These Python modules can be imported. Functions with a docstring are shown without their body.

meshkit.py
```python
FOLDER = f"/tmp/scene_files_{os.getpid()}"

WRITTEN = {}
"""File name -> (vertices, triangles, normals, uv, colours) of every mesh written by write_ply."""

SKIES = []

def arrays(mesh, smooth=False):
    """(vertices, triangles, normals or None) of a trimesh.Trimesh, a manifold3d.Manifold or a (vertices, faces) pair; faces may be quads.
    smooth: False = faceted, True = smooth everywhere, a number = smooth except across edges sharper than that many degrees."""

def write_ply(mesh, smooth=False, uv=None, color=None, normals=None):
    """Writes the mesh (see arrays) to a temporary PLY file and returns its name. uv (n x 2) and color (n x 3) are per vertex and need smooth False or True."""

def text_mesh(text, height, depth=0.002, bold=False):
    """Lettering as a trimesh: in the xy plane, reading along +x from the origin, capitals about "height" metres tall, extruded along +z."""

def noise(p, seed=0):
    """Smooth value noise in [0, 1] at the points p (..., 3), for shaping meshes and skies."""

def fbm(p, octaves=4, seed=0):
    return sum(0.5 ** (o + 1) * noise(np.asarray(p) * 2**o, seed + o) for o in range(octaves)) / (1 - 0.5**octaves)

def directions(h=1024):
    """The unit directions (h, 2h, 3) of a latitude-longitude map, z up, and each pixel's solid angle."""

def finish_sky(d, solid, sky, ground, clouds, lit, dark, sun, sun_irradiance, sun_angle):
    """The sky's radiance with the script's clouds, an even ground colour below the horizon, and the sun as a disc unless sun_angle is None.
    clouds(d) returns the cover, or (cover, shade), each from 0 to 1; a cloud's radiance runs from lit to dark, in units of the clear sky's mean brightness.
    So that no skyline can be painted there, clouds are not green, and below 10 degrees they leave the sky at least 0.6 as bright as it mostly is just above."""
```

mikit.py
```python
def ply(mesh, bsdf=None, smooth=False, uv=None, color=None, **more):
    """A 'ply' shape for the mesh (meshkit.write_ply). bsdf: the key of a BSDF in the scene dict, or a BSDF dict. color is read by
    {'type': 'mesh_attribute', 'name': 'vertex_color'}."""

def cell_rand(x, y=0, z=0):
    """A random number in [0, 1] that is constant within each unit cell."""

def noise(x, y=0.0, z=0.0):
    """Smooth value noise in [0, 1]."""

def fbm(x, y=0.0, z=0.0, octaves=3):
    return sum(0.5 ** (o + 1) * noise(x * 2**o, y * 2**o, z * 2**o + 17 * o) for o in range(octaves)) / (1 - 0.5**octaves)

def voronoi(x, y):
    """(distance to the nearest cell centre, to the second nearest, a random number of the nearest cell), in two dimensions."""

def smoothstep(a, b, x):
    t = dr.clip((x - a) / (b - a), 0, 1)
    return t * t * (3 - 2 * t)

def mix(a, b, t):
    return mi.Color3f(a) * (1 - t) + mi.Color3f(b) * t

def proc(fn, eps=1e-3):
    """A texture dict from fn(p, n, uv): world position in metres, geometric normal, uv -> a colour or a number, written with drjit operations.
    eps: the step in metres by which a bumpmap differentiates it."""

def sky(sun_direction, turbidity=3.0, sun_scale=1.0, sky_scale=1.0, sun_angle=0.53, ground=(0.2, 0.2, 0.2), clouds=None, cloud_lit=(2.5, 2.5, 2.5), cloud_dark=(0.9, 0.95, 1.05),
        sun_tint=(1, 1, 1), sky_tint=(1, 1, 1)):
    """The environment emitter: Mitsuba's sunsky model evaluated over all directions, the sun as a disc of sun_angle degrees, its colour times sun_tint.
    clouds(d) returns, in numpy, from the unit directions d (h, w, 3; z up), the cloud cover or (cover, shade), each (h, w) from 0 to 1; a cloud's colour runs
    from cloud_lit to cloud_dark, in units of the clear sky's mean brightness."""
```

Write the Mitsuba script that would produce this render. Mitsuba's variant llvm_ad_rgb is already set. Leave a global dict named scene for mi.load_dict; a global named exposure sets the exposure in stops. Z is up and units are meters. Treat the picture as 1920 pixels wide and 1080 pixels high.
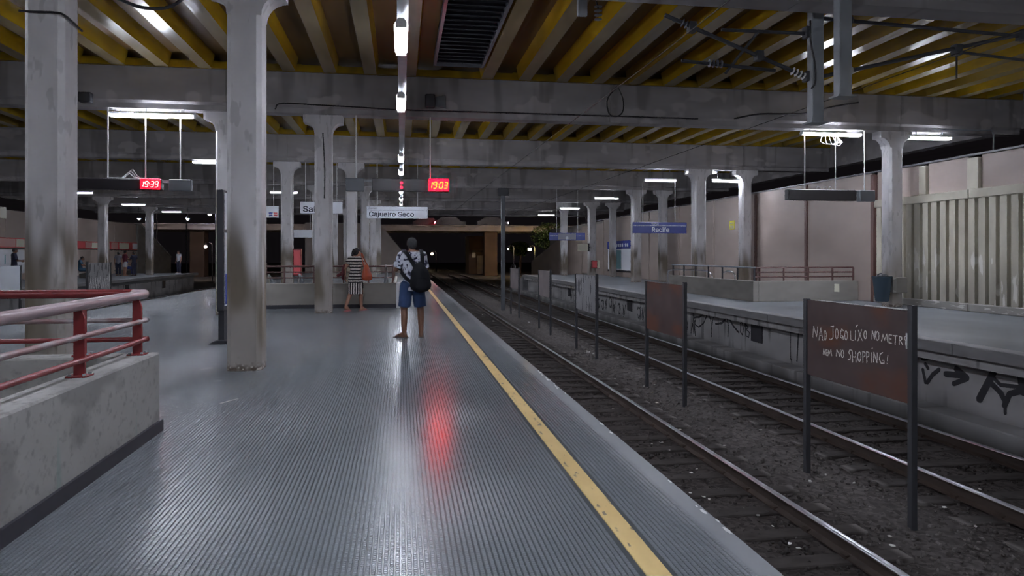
import math, random
import numpy as np
import trimesh
import manifold3d as m3
import drjit as dr
import mitsuba as mi
import mikit, meshkit
from shapely.geometry import Polygon, LineString, MultiPolygon, box as sbox
from shapely.ops import unary_union
from mikit import noise, fbm, voronoi, cell_rand, smoothstep, mix

T = mi.ScalarTransform4f
rng = random.Random(7)
nrg = np.random.default_rng(7)
scene, labels = {}, {}

# ------------------------------------------------------------------ camera, sky, exposure
# x = to the right across the tracks, y = along the tracks, z = up; platform floor z = 0; eye 1.4 m
YAW = math.atan(208 / 1320)
FWD = (math.sin(YAW), math.cos(YAW), 0.0)
scene['camera'] = {
    'type': 'perspective', 'fov': math.degrees(2 * math.atan(960 / 1320)), 'fov_axis': 'x',
    'near_clip': 0.05, 'far_clip': 500.0, 'principal_point_offset_y': 62 / 1080,
    'to_world': T().look_at(origin=[0, 0, 1.4], target=[FWD[0], FWD[1], 1.4], up=[0, 0, 1])}
scene['night_sky'] = {'type': 'constant', 'radiance': {'type': 'rgb', 'value': [0.0006, 0.0005, 0.0006]}}
exposure = 2.65
TUBE = 17.0          # radiance of the lamps' diffusers
TUBE_RGB = (0.93, 0.98, 1.12)

# ------------------------------------------------------------------ helpers
def numbered(key):
    if key not in scene and key not in labels and not any(k.startswith(key + '__') for k in scene):
        return key
    i = 1
    while True:
        k = f'{key}_{i:03d}'
        if k not in scene and k not in labels:
            return k
        i += 1

_count = {}
def newkey(key):
    n = _count.get(key, 0)
    _count[key] = n + 1
    return key if n == 0 else f'{key}_{n:03d}'

def thing(name, label, cat, group=None):
    k = newkey(name)
    labels[k] = {'label': label, 'category': cat}
    if group:
        labels[k]['group'] = group
    return k

def put(name, mesh, mat, parent=None, smooth=False, label=None, kind=None, emit=None, color=None):
    k = newkey((parent + '__' if parent else '') + name)
    more = {}
    if emit is not None:
        more['emitter'] = {'type': 'area', 'radiance': {'type': 'rgb', 'value': list(emit)}}
    scene[k] = mikit.ply(mesh, mat, smooth=smooth, **more)
    d = {}
    if label: d['label'] = label
    if kind: d['kind'] = kind
    if d: labels[k] = d
    return k

def put_copy(name, shape, parent=None, to_world=None):
    k = newkey((parent + '__' if parent else '') + name)
    scene[k] = dict(shape)
    if to_world is not None:
        scene[k]['to_world'] = to_world
    return k

def solo(name, mesh, mat, label, cat, group=None, smooth=False, kind=None, emit=None):
    k = thing(name, label, cat, group)
    more = {}
    if emit is not None:
        more['emitter'] = {'type': 'area', 'radiance': {'type': 'rgb', 'value': list(emit)}}
    scene[k] = mikit.ply(mesh, mat, smooth=smooth, **more)
    if kind: labels[k]['kind'] = kind
    return k

def struct(name, mesh=None, mat=None, smooth=False, label=None):
    k = newkey(name)
    labels[k] = {'kind': 'structure'}
    if label: labels[k]['label'] = label
    if mesh is not None:
        scene[k] = mikit.ply(mesh, mat, smooth=smooth)
    return k

def cat(*ms):
    ms = [m for a in ms for m in (a if isinstance(a, (list, tuple)) else [a])]
    return trimesh.util.concatenate(ms)

def box(x0, x1, y0, y1, z0, z1, c=0.0):
    lo, hi = np.array([min(x0, x1), min(y0, y1), min(z0, z1)]), np.array([max(x0, x1), max(y0, y1), max(z0, z1)])
    if c <= 0:
        b = trimesh.creation.box(extents=hi - lo)
        b.apply_translation((lo + hi) / 2)
        return b
    c = min(c, 0.45 * float((hi - lo).min()))
    pts = []
    for ax in range(3):
        l, h = lo + c, hi - c
        l[ax], h[ax] = lo[ax], hi[ax]
        pts += [[a, b, d] for a in (l[0], h[0]) for b in (l[1], h[1]) for d in (l[2], h[2])]
    return trimesh.convex.convex_hull(np.array(pts))

def hull(pts):
    return trimesh.convex.convex_hull(np.asarray(pts, float))

def tube(pts, r, n=8, closed_ends=True):
    pts = np.asarray(pts, float)
    rs = np.broadcast_to(np.asarray(r, float), (len(pts),))
    tang = np.gradient(pts, axis=0)
    tang /= np.linalg.norm(tang, axis=1, keepdims=True) + 1e-12
    up = np.array([0, 0, 1.0]) if abs(tang[0][2]) < 0.9 else np.array([1.0, 0, 0])
    u = np.cross(tang[0], up); u /= np.linalg.norm(u)
    V, F = [], []
    ang = np.arange(n) * 2 * np.pi / n
    for i, p in enumerate(pts):
        u = u - tang[i] * (u @ tang[i]); u /= np.linalg.norm(u)
        w = np.cross(tang[i], u)
        V += [p + rs[i] * (math.cos(a) * u + math.sin(a) * w) for a in ang]
    for i in range(len(pts) - 1):
        for k in range(n):
            a, b = i * n + k, i * n + (k + 1) % n
            F += [[a, b, b + n], [a, b + n, a + n]]
    if closed_ends:
        V += [pts[0], pts[-1]]
        c0, c1, e = len(V) - 2, len(V) - 1, (len(pts) - 1) * n
        for k in range(n):
            F += [[c0, (k + 1) % n, k], [c1, e + k, e + (k + 1) % n]]
    m = trimesh.Trimesh(np.array(V), np.array(F), process=False)
    if m.volume < 0: m.invert()
    return m

def arc_pts(pts, k=6):
    """Catmull-Rom through the points."""
    p = np.asarray(pts, float)
    p = np.vstack([2 * p[0] - p[1], p, 2 * p[-1] - p[-2]])
    out = []
    for i in range(1, len(p) - 2):
        for t in np.linspace(0, 1, k, endpoint=False):
            a, b, c, d = p[i - 1:i + 3]
            out.append(0.5 * (2 * b + (c - a) * t + (2 * a - 5 * b + 4 * c - d) * t * t + (3 * b - a - 3 * c + d) * t ** 3))
    out.append(p[-2])
    return np.array(out)

def extrude(poly, depth):
    gs = getattr(poly, 'geoms', [poly])
    return cat([trimesh.creation.extrude_polygon(g, depth, engine='earcut') for g in gs if g.area > 1e-9])

def along_y(poly, y0, y1):
    """polygon given in (x, z), swept from y0 to y1"""
    m = extrude(poly, y1 - y0)
    v = m.vertices.copy()
    m.vertices = np.stack([v[:, 0], y1 - v[:, 2], v[:, 1]], 1)
    return m

def along_x(poly, x0, x1):
    """polygon given in (y, z), swept from x0 to x1"""
    m = extrude(poly, x1 - x0)
    v = m.vertices.copy()
    m.vertices = np.stack([v[:, 2] + x0, v[:, 0], v[:, 1]], 1)
    return m

def along_z(poly, z0, z1):
    m = extrude(poly, z1 - z0)
    m.apply_translation([0, 0, z0])
    return m

def text_y(s, h, x, y, z, depth=0.004, bold=False, width=None):
    """lettering on a vertical board that faces -y; x, z: lower left corner"""
    m = meshkit.text_mesh(s, h, depth, bold)
    v = m.vertices.copy()
    if width:
        v[:, 0] *= width / max(v[:, 0].max(), 1e-6)
    m.vertices = np.stack([x + v[:, 0], y - v[:, 2], z + v[:, 1]], 1)
    return m

def strokes_x(strokes, x, thick=0.003):
    """painted strokes (list of (points (y, z), width)) on a plane x = const that faces -x"""
    shp = unary_union([LineString(p).buffer(w / 2, quad_segs=3) for p, w in strokes])
    m = extrude(shp, thick)
    v = m.vertices.copy()
    m.vertices = np.stack([x - v[:, 2], v[:, 0], v[:, 1]], 1)
    if m.volume < 0: m.invert()
    return m

def lathe(profile, n=16, at=(0, 0, 0)):
    m = trimesh.creation.revolve(np.array(profile, float), sections=n)
    m.apply_translation(at)
    return m

def moved(m, t=(0, 0, 0), rz=0.0):
    m = m.copy()
    if rz: m.apply_transform(trimesh.transformations.rotation_matrix(rz, [0, 0, 1]))
    m.apply_translation(t)
    return m

# ------------------------------------------------------------------ materials
def rgb(c): return {'type': 'rgb', 'value': list(c)}
def tex(c): return mikit.proc(c) if callable(c) else rgb(c)
def mat(name, color, rough=0.6, spec=0.5, metal=0.0, bump=None, bscale=1.0, eps=2e-3, **more):
    b = {'type': 'principled', 'base_color': tex(color), 'roughness': mikit.proc(rough) if callable(rough) else float(rough),
         'specular': float(spec), 'metallic': float(metal), **more}
    if bump is not None:
        b = {'type': 'bumpmap', 'arbitrary': mikit.proc(bump, eps=eps), 'scale': float(bscale), 'bsdf': b}
    scene['bsdf_' + name] = {'type': 'twosided', 'bsdf': b}
    return 'bsdf_' + name

def c_column(p, n, uv):
    a = fbm(p.x * 2.3, p.y * 2.3, p.z * 1.1, 4)
    col = mix((0.43, 0.415, 0.42), (0.66, 0.645, 0.66), a)
    flake = smoothstep(0.64, 0.70, fbm(p.x * 11 + 3, p.y * 11, p.z * 3.2, 3))
    col = mix(col, (0.30, 0.29, 0.29), flake * 0.4)
    # hand-height grime, rubbed off in streaks
    band = smoothstep(0.05, 0.5, p.z) * (1 - smoothstep(1.5, 2.3, p.z + noise(p.x * 5, p.y * 5, 2.0) * 0.5))
    g = band * smoothstep(0.38, 0.56, fbm(p.x * 2.6 + p.y * 1.7, p.y * 2.6 + 9, p.z * 0.55, 3))
    col = mix(col, (0.10, 0.074, 0.043), g * 0.9)
    film = (1 - smoothstep(1.0, 1.9, p.z + noise(p.x * 2, p.y * 2, p.z) * 0.5)) * 0.6
    col = mix(col, (0.20, 0.165, 0.12), film)
    foot = (1 - smoothstep(0.03, 0.16, p.z + 0.09 * noise(p.x * 30, p.y * 30, p.z * 30)))
    return mix(col, mix((0.10, 0.07, 0.05), (0.6, 0.55, 0.5), smoothstep(0.55, 0.7, noise(p.x * 40, p.y * 40, p.z * 40))), foot * smoothstep(-0.02, 0.0, p.z))
def b_column(p, n, uv):
    return fbm(p.x * 6, p.y * 6, p.z * 3, 4) + 0.5 * smoothstep(0.6, 0.66, fbm(p.x * 9 + 3, p.y * 9, p.z * 2.6, 3))
mat('column', c_column, 0.62, 0.4, bump=b_column, bscale=0.012)

def c_beam(p, n, uv):
    a = fbm(p.x * 0.9, p.y * 2.0, p.z * 2.2, 4)
    col = mix((0.22, 0.207, 0.207), (0.40, 0.382, 0.388), a)
    streak = smoothstep(0.52, 0.75, fbm(p.x * 3.0, 3.0, p.z * 0.35, 3))
    col = mix(col, (0.12, 0.11, 0.105), streak * 0.5)
    blot = smoothstep(0.62, 0.7, fbm(p.x * 1.7 + 5, p.y, p.z * 2.0, 3))
    return mix(col, (0.48, 0.45, 0.45), blot * 0.5)
mat('beam', c_beam, 0.7, 0.3, bump=lambda p, n, uv: fbm(p.x * 3, p.y * 3, p.z * 5, 4), bscale=0.02)

def c_deck(p, n, uv):
    a = fbm(p.x * 2.1, p.y * 0.6, p.z * 4, 4)
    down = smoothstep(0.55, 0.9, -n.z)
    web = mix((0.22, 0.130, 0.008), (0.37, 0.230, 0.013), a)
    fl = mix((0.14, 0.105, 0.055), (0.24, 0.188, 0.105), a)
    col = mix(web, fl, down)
    dirt = smoothstep(0.5, 0.72, fbm(p.x * 1.3 + 7, p.y * 0.35, 1.0, 3))
    return mix(col, (0.12, 0.085, 0.035), dirt * 0.55)
mat('deck', c_deck, lambda p, n, uv: 0.15 + 0.13 * fbm(p.x * 3, p.y * 0.6, p.z * 3), 0.5, bump=lambda p, n, uv: noise(p.x * 45, p.y * 0.4, p.z * 45), bscale=0.0016)
mat('soffit', lambda p, n, uv: mix((0.075, 0.040, 0.014), (0.125, 0.070, 0.02), fbm(p.x * 2, p.y * 0.7, 0.0)), 0.55, 0.35)

def r_floor(p, n, uv):
    return 0.13 + 0.15 * fbm(p.x * 1.4, p.y * 0.55, 0.0, 4)
def c_floor(p, n, uv):
    a = fbm(p.x * 0.8, p.y * 0.5, 0.0, 4)
    col = mix((0.105, 0.117, 0.128), (0.158, 0.174, 0.188), a)
    # worn, paler strip at the very edge of the platform
    edge = smoothstep(1.46, 1.66, p.x + 0.12 * fbm(p.x * 4, p.y * 3, 0.0))
    col = mix(col, (0.27, 0.275, 0.285), edge * 0.6)
    return col
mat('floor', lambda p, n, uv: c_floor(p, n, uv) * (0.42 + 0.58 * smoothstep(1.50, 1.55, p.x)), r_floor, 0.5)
mat('rib_plain', c_floor, r_floor, 0.6)
mat('yellow_line', lambda p, n, uv: mix(mix((0.50, 0.355, 0.135), (0.60, 0.44, 0.19), fbm(p.x * 9, p.y * 3, 0.0)), (0.22, 0.17, 0.10), smoothstep(0.70, 0.78, fbm(p.x * 24, p.y * 9, 0.0, 4))), 0.5, 0.4)
mat('chip', (0.62, 0.62, 0.63), 0.7)
def c_far(p, n, uv):
    return mix((0.115, 0.126, 0.138), (0.175, 0.19, 0.205), fbm(p.x * 0.9, p.y * 0.5, 0.0, 4))
mat('far_floor', c_far, 0.38, 0.5)
def c_face(p, n, uv):
    a = fbm(p.x, p.y * 1.1, p.z * 2.2, 4)
    col = mix((0.24, 0.235, 0.235), (0.40, 0.395, 0.40), a)
    drip = smoothstep(0.55, 0.75, fbm(2.0, p.y * 5.0, p.z * 0.5, 3))
    col = mix(col, (0.08, 0.078, 0.078), drip * 0.6)
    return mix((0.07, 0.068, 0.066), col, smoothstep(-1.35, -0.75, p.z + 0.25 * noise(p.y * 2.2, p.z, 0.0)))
mat('platform_face', c_face, 0.75, 0.3)
mat('edge_slab', lambda p, n, uv: mix((0.15, 0.15, 0.155), (0.27, 0.27, 0.275), fbm(p.x * 3, p.y * 1.5, p.z * 5, 4)), 0.6, 0.4)
def c_parapet(p, n, uv):
    a = fbm(p.x * 2, p.y * 2, p.z * 2, 4)
    col = mix((0.20, 0.195, 0.185), (0.33, 0.322, 0.31), a)
    pits = smoothstep(0.50, 0.80, fbm(p.x * 23, p.y * 23, p.z * 19, 4))
    col = mix(col, (0.11, 0.106, 0.10), pits * 0.4)

    col = mix(col, (0.15, 0.145, 0.14), 0.55 * smoothstep(0.50, 0.68, fbm(p.x * 2.2 + 5, p.y * 2.2, p.z * 3.0, 3)))
    drip = smoothstep(0.80, 0.9, noise(p.x * 11, p.y * 11, p.z * 0.7)) * (1 - smoothstep(0.30, 0.55, p.z))
    return mix(col, (0.16, 0.24, 0.22), drip * 0.5)
mat('parapet', c_parapet, 0.72, 0.3, bump=lambda p, n, uv: fbm(p.x * 7, p.y * 7, p.z * 7, 4), bscale=0.01)
mat('baseboard', (0.025, 0.024, 0.032), 0.55)
def c_guard(p, n, uv):
    a = fbm(p.x * 1.5, p.y * 1.5, p.z * 3, 4)
    return mix((0.19, 0.178, 0.158), (0.31, 0.293, 0.268), a)
mat('guard_wall', c_guard, 0.7, 0.3)
def c_mauve(p, n, uv):
    a = fbm(p.x, p.y * 0.6, p.z * 1.1, 4)
    return mix((0.29, 0.234, 0.206), (0.41, 0.340, 0.303), a)
mat('mauve', c_mauve, 0.55, 0.4)
mat('left_wall', lambda p, n, uv: mix((0.37, 0.30, 0.26), (0.48, 0.40, 0.355), fbm(p.x, p.y * 0.5, p.z, 3)), 0.6, 0.35)
def c_cream(p, n, uv):
    a = fbm(p.x * 2, p.y * 3.2, p.z * 0.9, 4)
    col = mix((0.37, 0.343, 0.275), (0.55, 0.517, 0.43), a)
    lowz = 1 - smoothstep(0.5, 1.5, p.z + 0.5 * noise(p.y * 3, p.z, 0.0))
    col = mix(col, (0.22, 0.205, 0.175), lowz * 0.55)
    peel = smoothstep(0.63, 0.68, fbm(p.x, p.y * 9, p.z * 1.6, 3)) * (1 - smoothstep(1.2, 2.1, p.z))
    return mix(col, (0.66, 0.64, 0.59), peel * 0.8)
mat('cream', c_cream, 0.6, 0.35, bump=lambda p, n, uv: fbm(p.x * 6, p.y * 10, p.z * 3, 4), bscale=0.008)
mat('rust_post', lambda p, n, uv: mix((0.09, 0.05, 0.045), (0.16, 0.085, 0.07), fbm(p.x * 8, p.y * 8, p.z * 2)), 0.6)
mat('plaster', lambda p, n, uv: mix((0.28, 0.27, 0.25), (0.52, 0.51, 0.48), smoothstep(0.58, 0.64, fbm(p.x * 3, p.y * 3.2, p.z * 9, 4))), 0.8, 0.2)
def c_ballast(p, n, uv):
    d1, d2, r = voronoi(p.x * 22, p.y * 22)
    a = fbm(p.x * 0.7, p.y * 0.5, 0.0, 4)
    col = mix((0.065, 0.057, 0.054), (0.14, 0.126, 0.121), r)
    track = smoothstep(1.75, 0.95, dr.minimum(dr.abs(p.x - 3.25), dr.abs(p.x - 7.05)))
    col = col * (0.55 + 0.75 * a)
    return mix(col, mix((0.022, 0.018, 0.017), (0.055, 0.046, 0.043), r), track * 0.75)
mat('ballast', c_ballast, 0.9, 0.15)
mat('stone', lambda p, n, uv: mix((0.075, 0.066, 0.063), (0.17, 0.155, 0.148), cell_rand(p.x * 14, p.y * 14, 0.0)) * (0.45 + 0.55 * smoothstep(0.8, 1.7, dr.minimum(dr.abs(p.x - 3.25), dr.abs(p.x - 7.05)))), 0.85, 0.2)
mat('sleeper', lambda p, n, uv: mix(mix((0.035, 0.030, 0.028), (0.075, 0.066, 0.062), fbm(p.x * 5, p.y * 9, 0.0)), (0.15, 0.138, 0.130), smoothstep(1.24, 1.34, dr.minimum(dr.abs(p.x - 3.25), dr.abs(p.x - 7.05)))), 0.85, 0.2)
mat('rail_side', lambda p, n, uv: mix((0.032, 0.024, 0.020), (0.066, 0.047, 0.038), fbm(p.x * 9, p.y * 3, p.z * 9)), 0.6, 0.4)
mat('rail_top', lambda p, n, uv: mix((0.88, 0.91, 0.96), (0.66, 0.68, 0.73), fbm(p.x * 20, p.y * 2, 0.0)), 0.26, 0.5, 1.0)
mat('red_paint', lambda p, n, uv: mix((0.13, 0.016, 0.018), (0.20, 0.032, 0.033), fbm(p.x * 6, p.y * 6, p.z * 6)), 0.35, 0.5)
mat('worn_rail', lambda p, n, uv: mix((0.30, 0.235, 0.25), (0.20, 0.13, 0.14), fbm(p.x * 8, p.y * 4, p.z * 8)), 0.27, 0.6)
mat('worn_bar', lambda p, n, uv: mix((0.20, 0.10, 0.10), (0.26, 0.23, 0.24), smoothstep(0.4, 0.6, fbm(p.x * 5, p.y * 3, p.z * 5))), 0.3, 0.6)
mat('brown_rail', (0.11, 0.055, 0.05), 0.4)
mat('chrome', (0.75, 0.76, 0.78), 0.12, 0.5, 1.0)
mat('galv', lambda p, n, uv: mix((0.20, 0.22, 0.24), (0.30, 0.32, 0.34), fbm(p.x * 6, p.y * 6, p.z * 3)), 0.4, 0.5)
mat('white_metal', (0.66, 0.67, 0.68), 0.4)
mat('black_metal', (0.028, 0.028, 0.034), 0.45)
mat('dark_steel', (0.05, 0.052, 0.058), 0.45)
mat('cable', (0.02, 0.02, 0.022), 0.5)
def c_rusty(p, n, uv):
    a = fbm(p.x, p.y * 2.0, p.z * 2.0, 4)
    col = mix((0.060, 0.036, 0.034), (0.105, 0.078, 0.076), a)
    r = smoothstep(0.5, 0.72, fbm(p.x + 4, p.y * 1.6, p.z * 2.4, 4))
    return mix(col, (0.135, 0.046, 0.024), r * 0.75)
mat('rusty', c_rusty, 0.55, 0.35)
mat('grey_board', lambda p, n, uv: mix(mix((0.22, 0.22, 0.23), (0.34, 0.34, 0.35), fbm(p.x, p.y * 2, p.z * 2)), (0.11, 0.11, 0.12), smoothstep(0.58, 0.66, fbm(1.0, p.y * 9, p.z * 2.2, 3))), 0.6, 0.35)
mat('mauve_board', lambda p, n, uv: mix((0.16, 0.135, 0.14), (0.23, 0.20, 0.20), fbm(p.x, p.y * 2, p.z * 2)), 0.6, 0.35)
mat('white_board', (0.62, 0.66, 0.72), 0.45)
mat('chalk', (0.68, 0.64, 0.62), 0.9, 0.1)
mat('paint_black', (0.022, 0.022, 0.027), 0.55)
mat('paint_white', (0.55, 0.55, 0.56), 0.7)
mat('sign_white', (0.84, 0.88, 0.95), 0.35)
mat('sign_blue', (0.035, 0.055, 0.30), 0.35)
mat('sign_red', (0.62, 0.10, 0.11), 0.4)
mat('sign_pink', (0.60, 0.32, 0.30), 0.4)
mat('sign_cream', (0.72, 0.70, 0.58), 0.4)
mat('sign_yellow', (0.66, 0.58, 0.05), 0.45)
mat('teal', (0.22, 0.42, 0.47), 0.4)
mat('letter_dark', (0.03, 0.035, 0.06), 0.5)
mat('letter_grey', (0.30, 0.31, 0.38), 0.5)
mat('led_case', (0.030, 0.026, 0.030), 0.35)
mat('led_grey', (0.11, 0.12, 0.135), 0.4)
mat('emit_black', (0.05, 0.05, 0.05), 0.5)
mat('bin_blue', (0.035, 0.06, 0.085), 0.4)
mat('paper', (0.62, 0.60, 0.58), 0.85, 0.1)
mat('viaduct', lambda p, n, uv: mix((0.26, 0.23, 0.22), (0.36, 0.33, 0.31), fbm(p.x * 0.6, p.y, p.z * 2)), 0.8, 0.2)
mat('dim_brown', lambda p, n, uv: mix((0.070, 0.050, 0.040), (0.12, 0.086, 0.066), fbm(p.x * 0.8, p.y, p.z * 0.8)), 0.85, 0.15)
mat('ground', (0.05, 0.047, 0.044), 0.95, 0.1)
mat('leaf', (0.05, 0.08, 0.02), 0.8, 0.1)
mat('vent', (0.045, 0.047, 0.055), 0.5)
mat('skin_dark', (0.165, 0.080, 0.050), 0.5, 0.4)
mat('skin_mid', (0.36, 0.19, 0.13), 0.5, 0.4)
mat('hair', (0.018, 0.016, 0.018), 0.55)
mat('hair_grey', lambda p, n, uv: mix((0.014, 0.014, 0.015), (0.055, 0.055, 0.058), noise(p.x * 120, p.y * 120, p.z * 120)), 0.8, 0.2)
def c_shirt(p, n, uv):
    a = fbm(p.x * 15 + p.z * 9, p.y * 9, p.z * 17 - p.x * 7, 3)
    b = fbm(p.x * 24 - p.z * 14, p.y * 12 + 4, p.z * 19, 3)
    dark = smoothstep(0.53, 0.57, a) * smoothstep(0.40, 0.48, b)
    lines = smoothstep(0.55, 0.60, b) * 0.5
    return mix(mix((0.64, 0.66, 0.74), (0.30, 0.32, 0.42), lines), (0.025, 0.028, 0.055), dark)
mat('leaf_shirt', c_shirt, 0.85, 0.15)
mat('denim', lambda p, n, uv: mix((0.028, 0.048, 0.11), (0.048, 0.078, 0.165), fbm(p.x * 8, p.y * 8, p.z * 5)), 0.9, 0.1)
mat('backpack', (0.0075, 0.008, 0.010), 0.85, 0.2)
def c_stripes(p, n, uv):
    h = p.z / 0.075
    a = smoothstep(0.47, 0.53, dr.abs(h - dr.floor(h) - 0.5) * 2)
    v = p.x / 0.06 + 0.3
    b = smoothstep(0.47, 0.53, dr.abs(v - dr.floor(v) - 0.5) * 2)
    t = dr.select(p.z > 0.71, a, b)
    return mix((0.030, 0.026, 0.030), (0.60, 0.56, 0.54), t)
mat('stripe_dress', c_stripes, 0.85, 0.15)
mat('orange_bag', lambda p, n, uv: mix((0.42, 0.075, 0.02), (0.30, 0.045, 0.03), fbm(p.x * 7, p.y * 7, p.z * 7)), 0.4, 0.5)
mat('red_cloth', (0.13, 0.03, 0.035), 0.8)
mat('pink_shoe', (0.55, 0.18, 0.20), 0.6)
mat('dark_cloth', (0.022, 0.024, 0.05), 0.85)
mat('blue_cloth', (0.04, 0.075, 0.30), 0.85)
mat('teal_cloth', (0.03, 0.07, 0.12), 0.85)
mat('white_cloth', (0.60, 0.60, 0.64), 0.85)
mat('grey_cloth', (0.22, 0.22, 0.26), 0.85)
mat('wine_cloth', (0.15, 0.03, 0.045), 0.85)
mat('sandal', (0.11, 0.105, 0.10), 0.6)
mat('phone', (0.5, 0.5, 0.55), 0.3)
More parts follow.
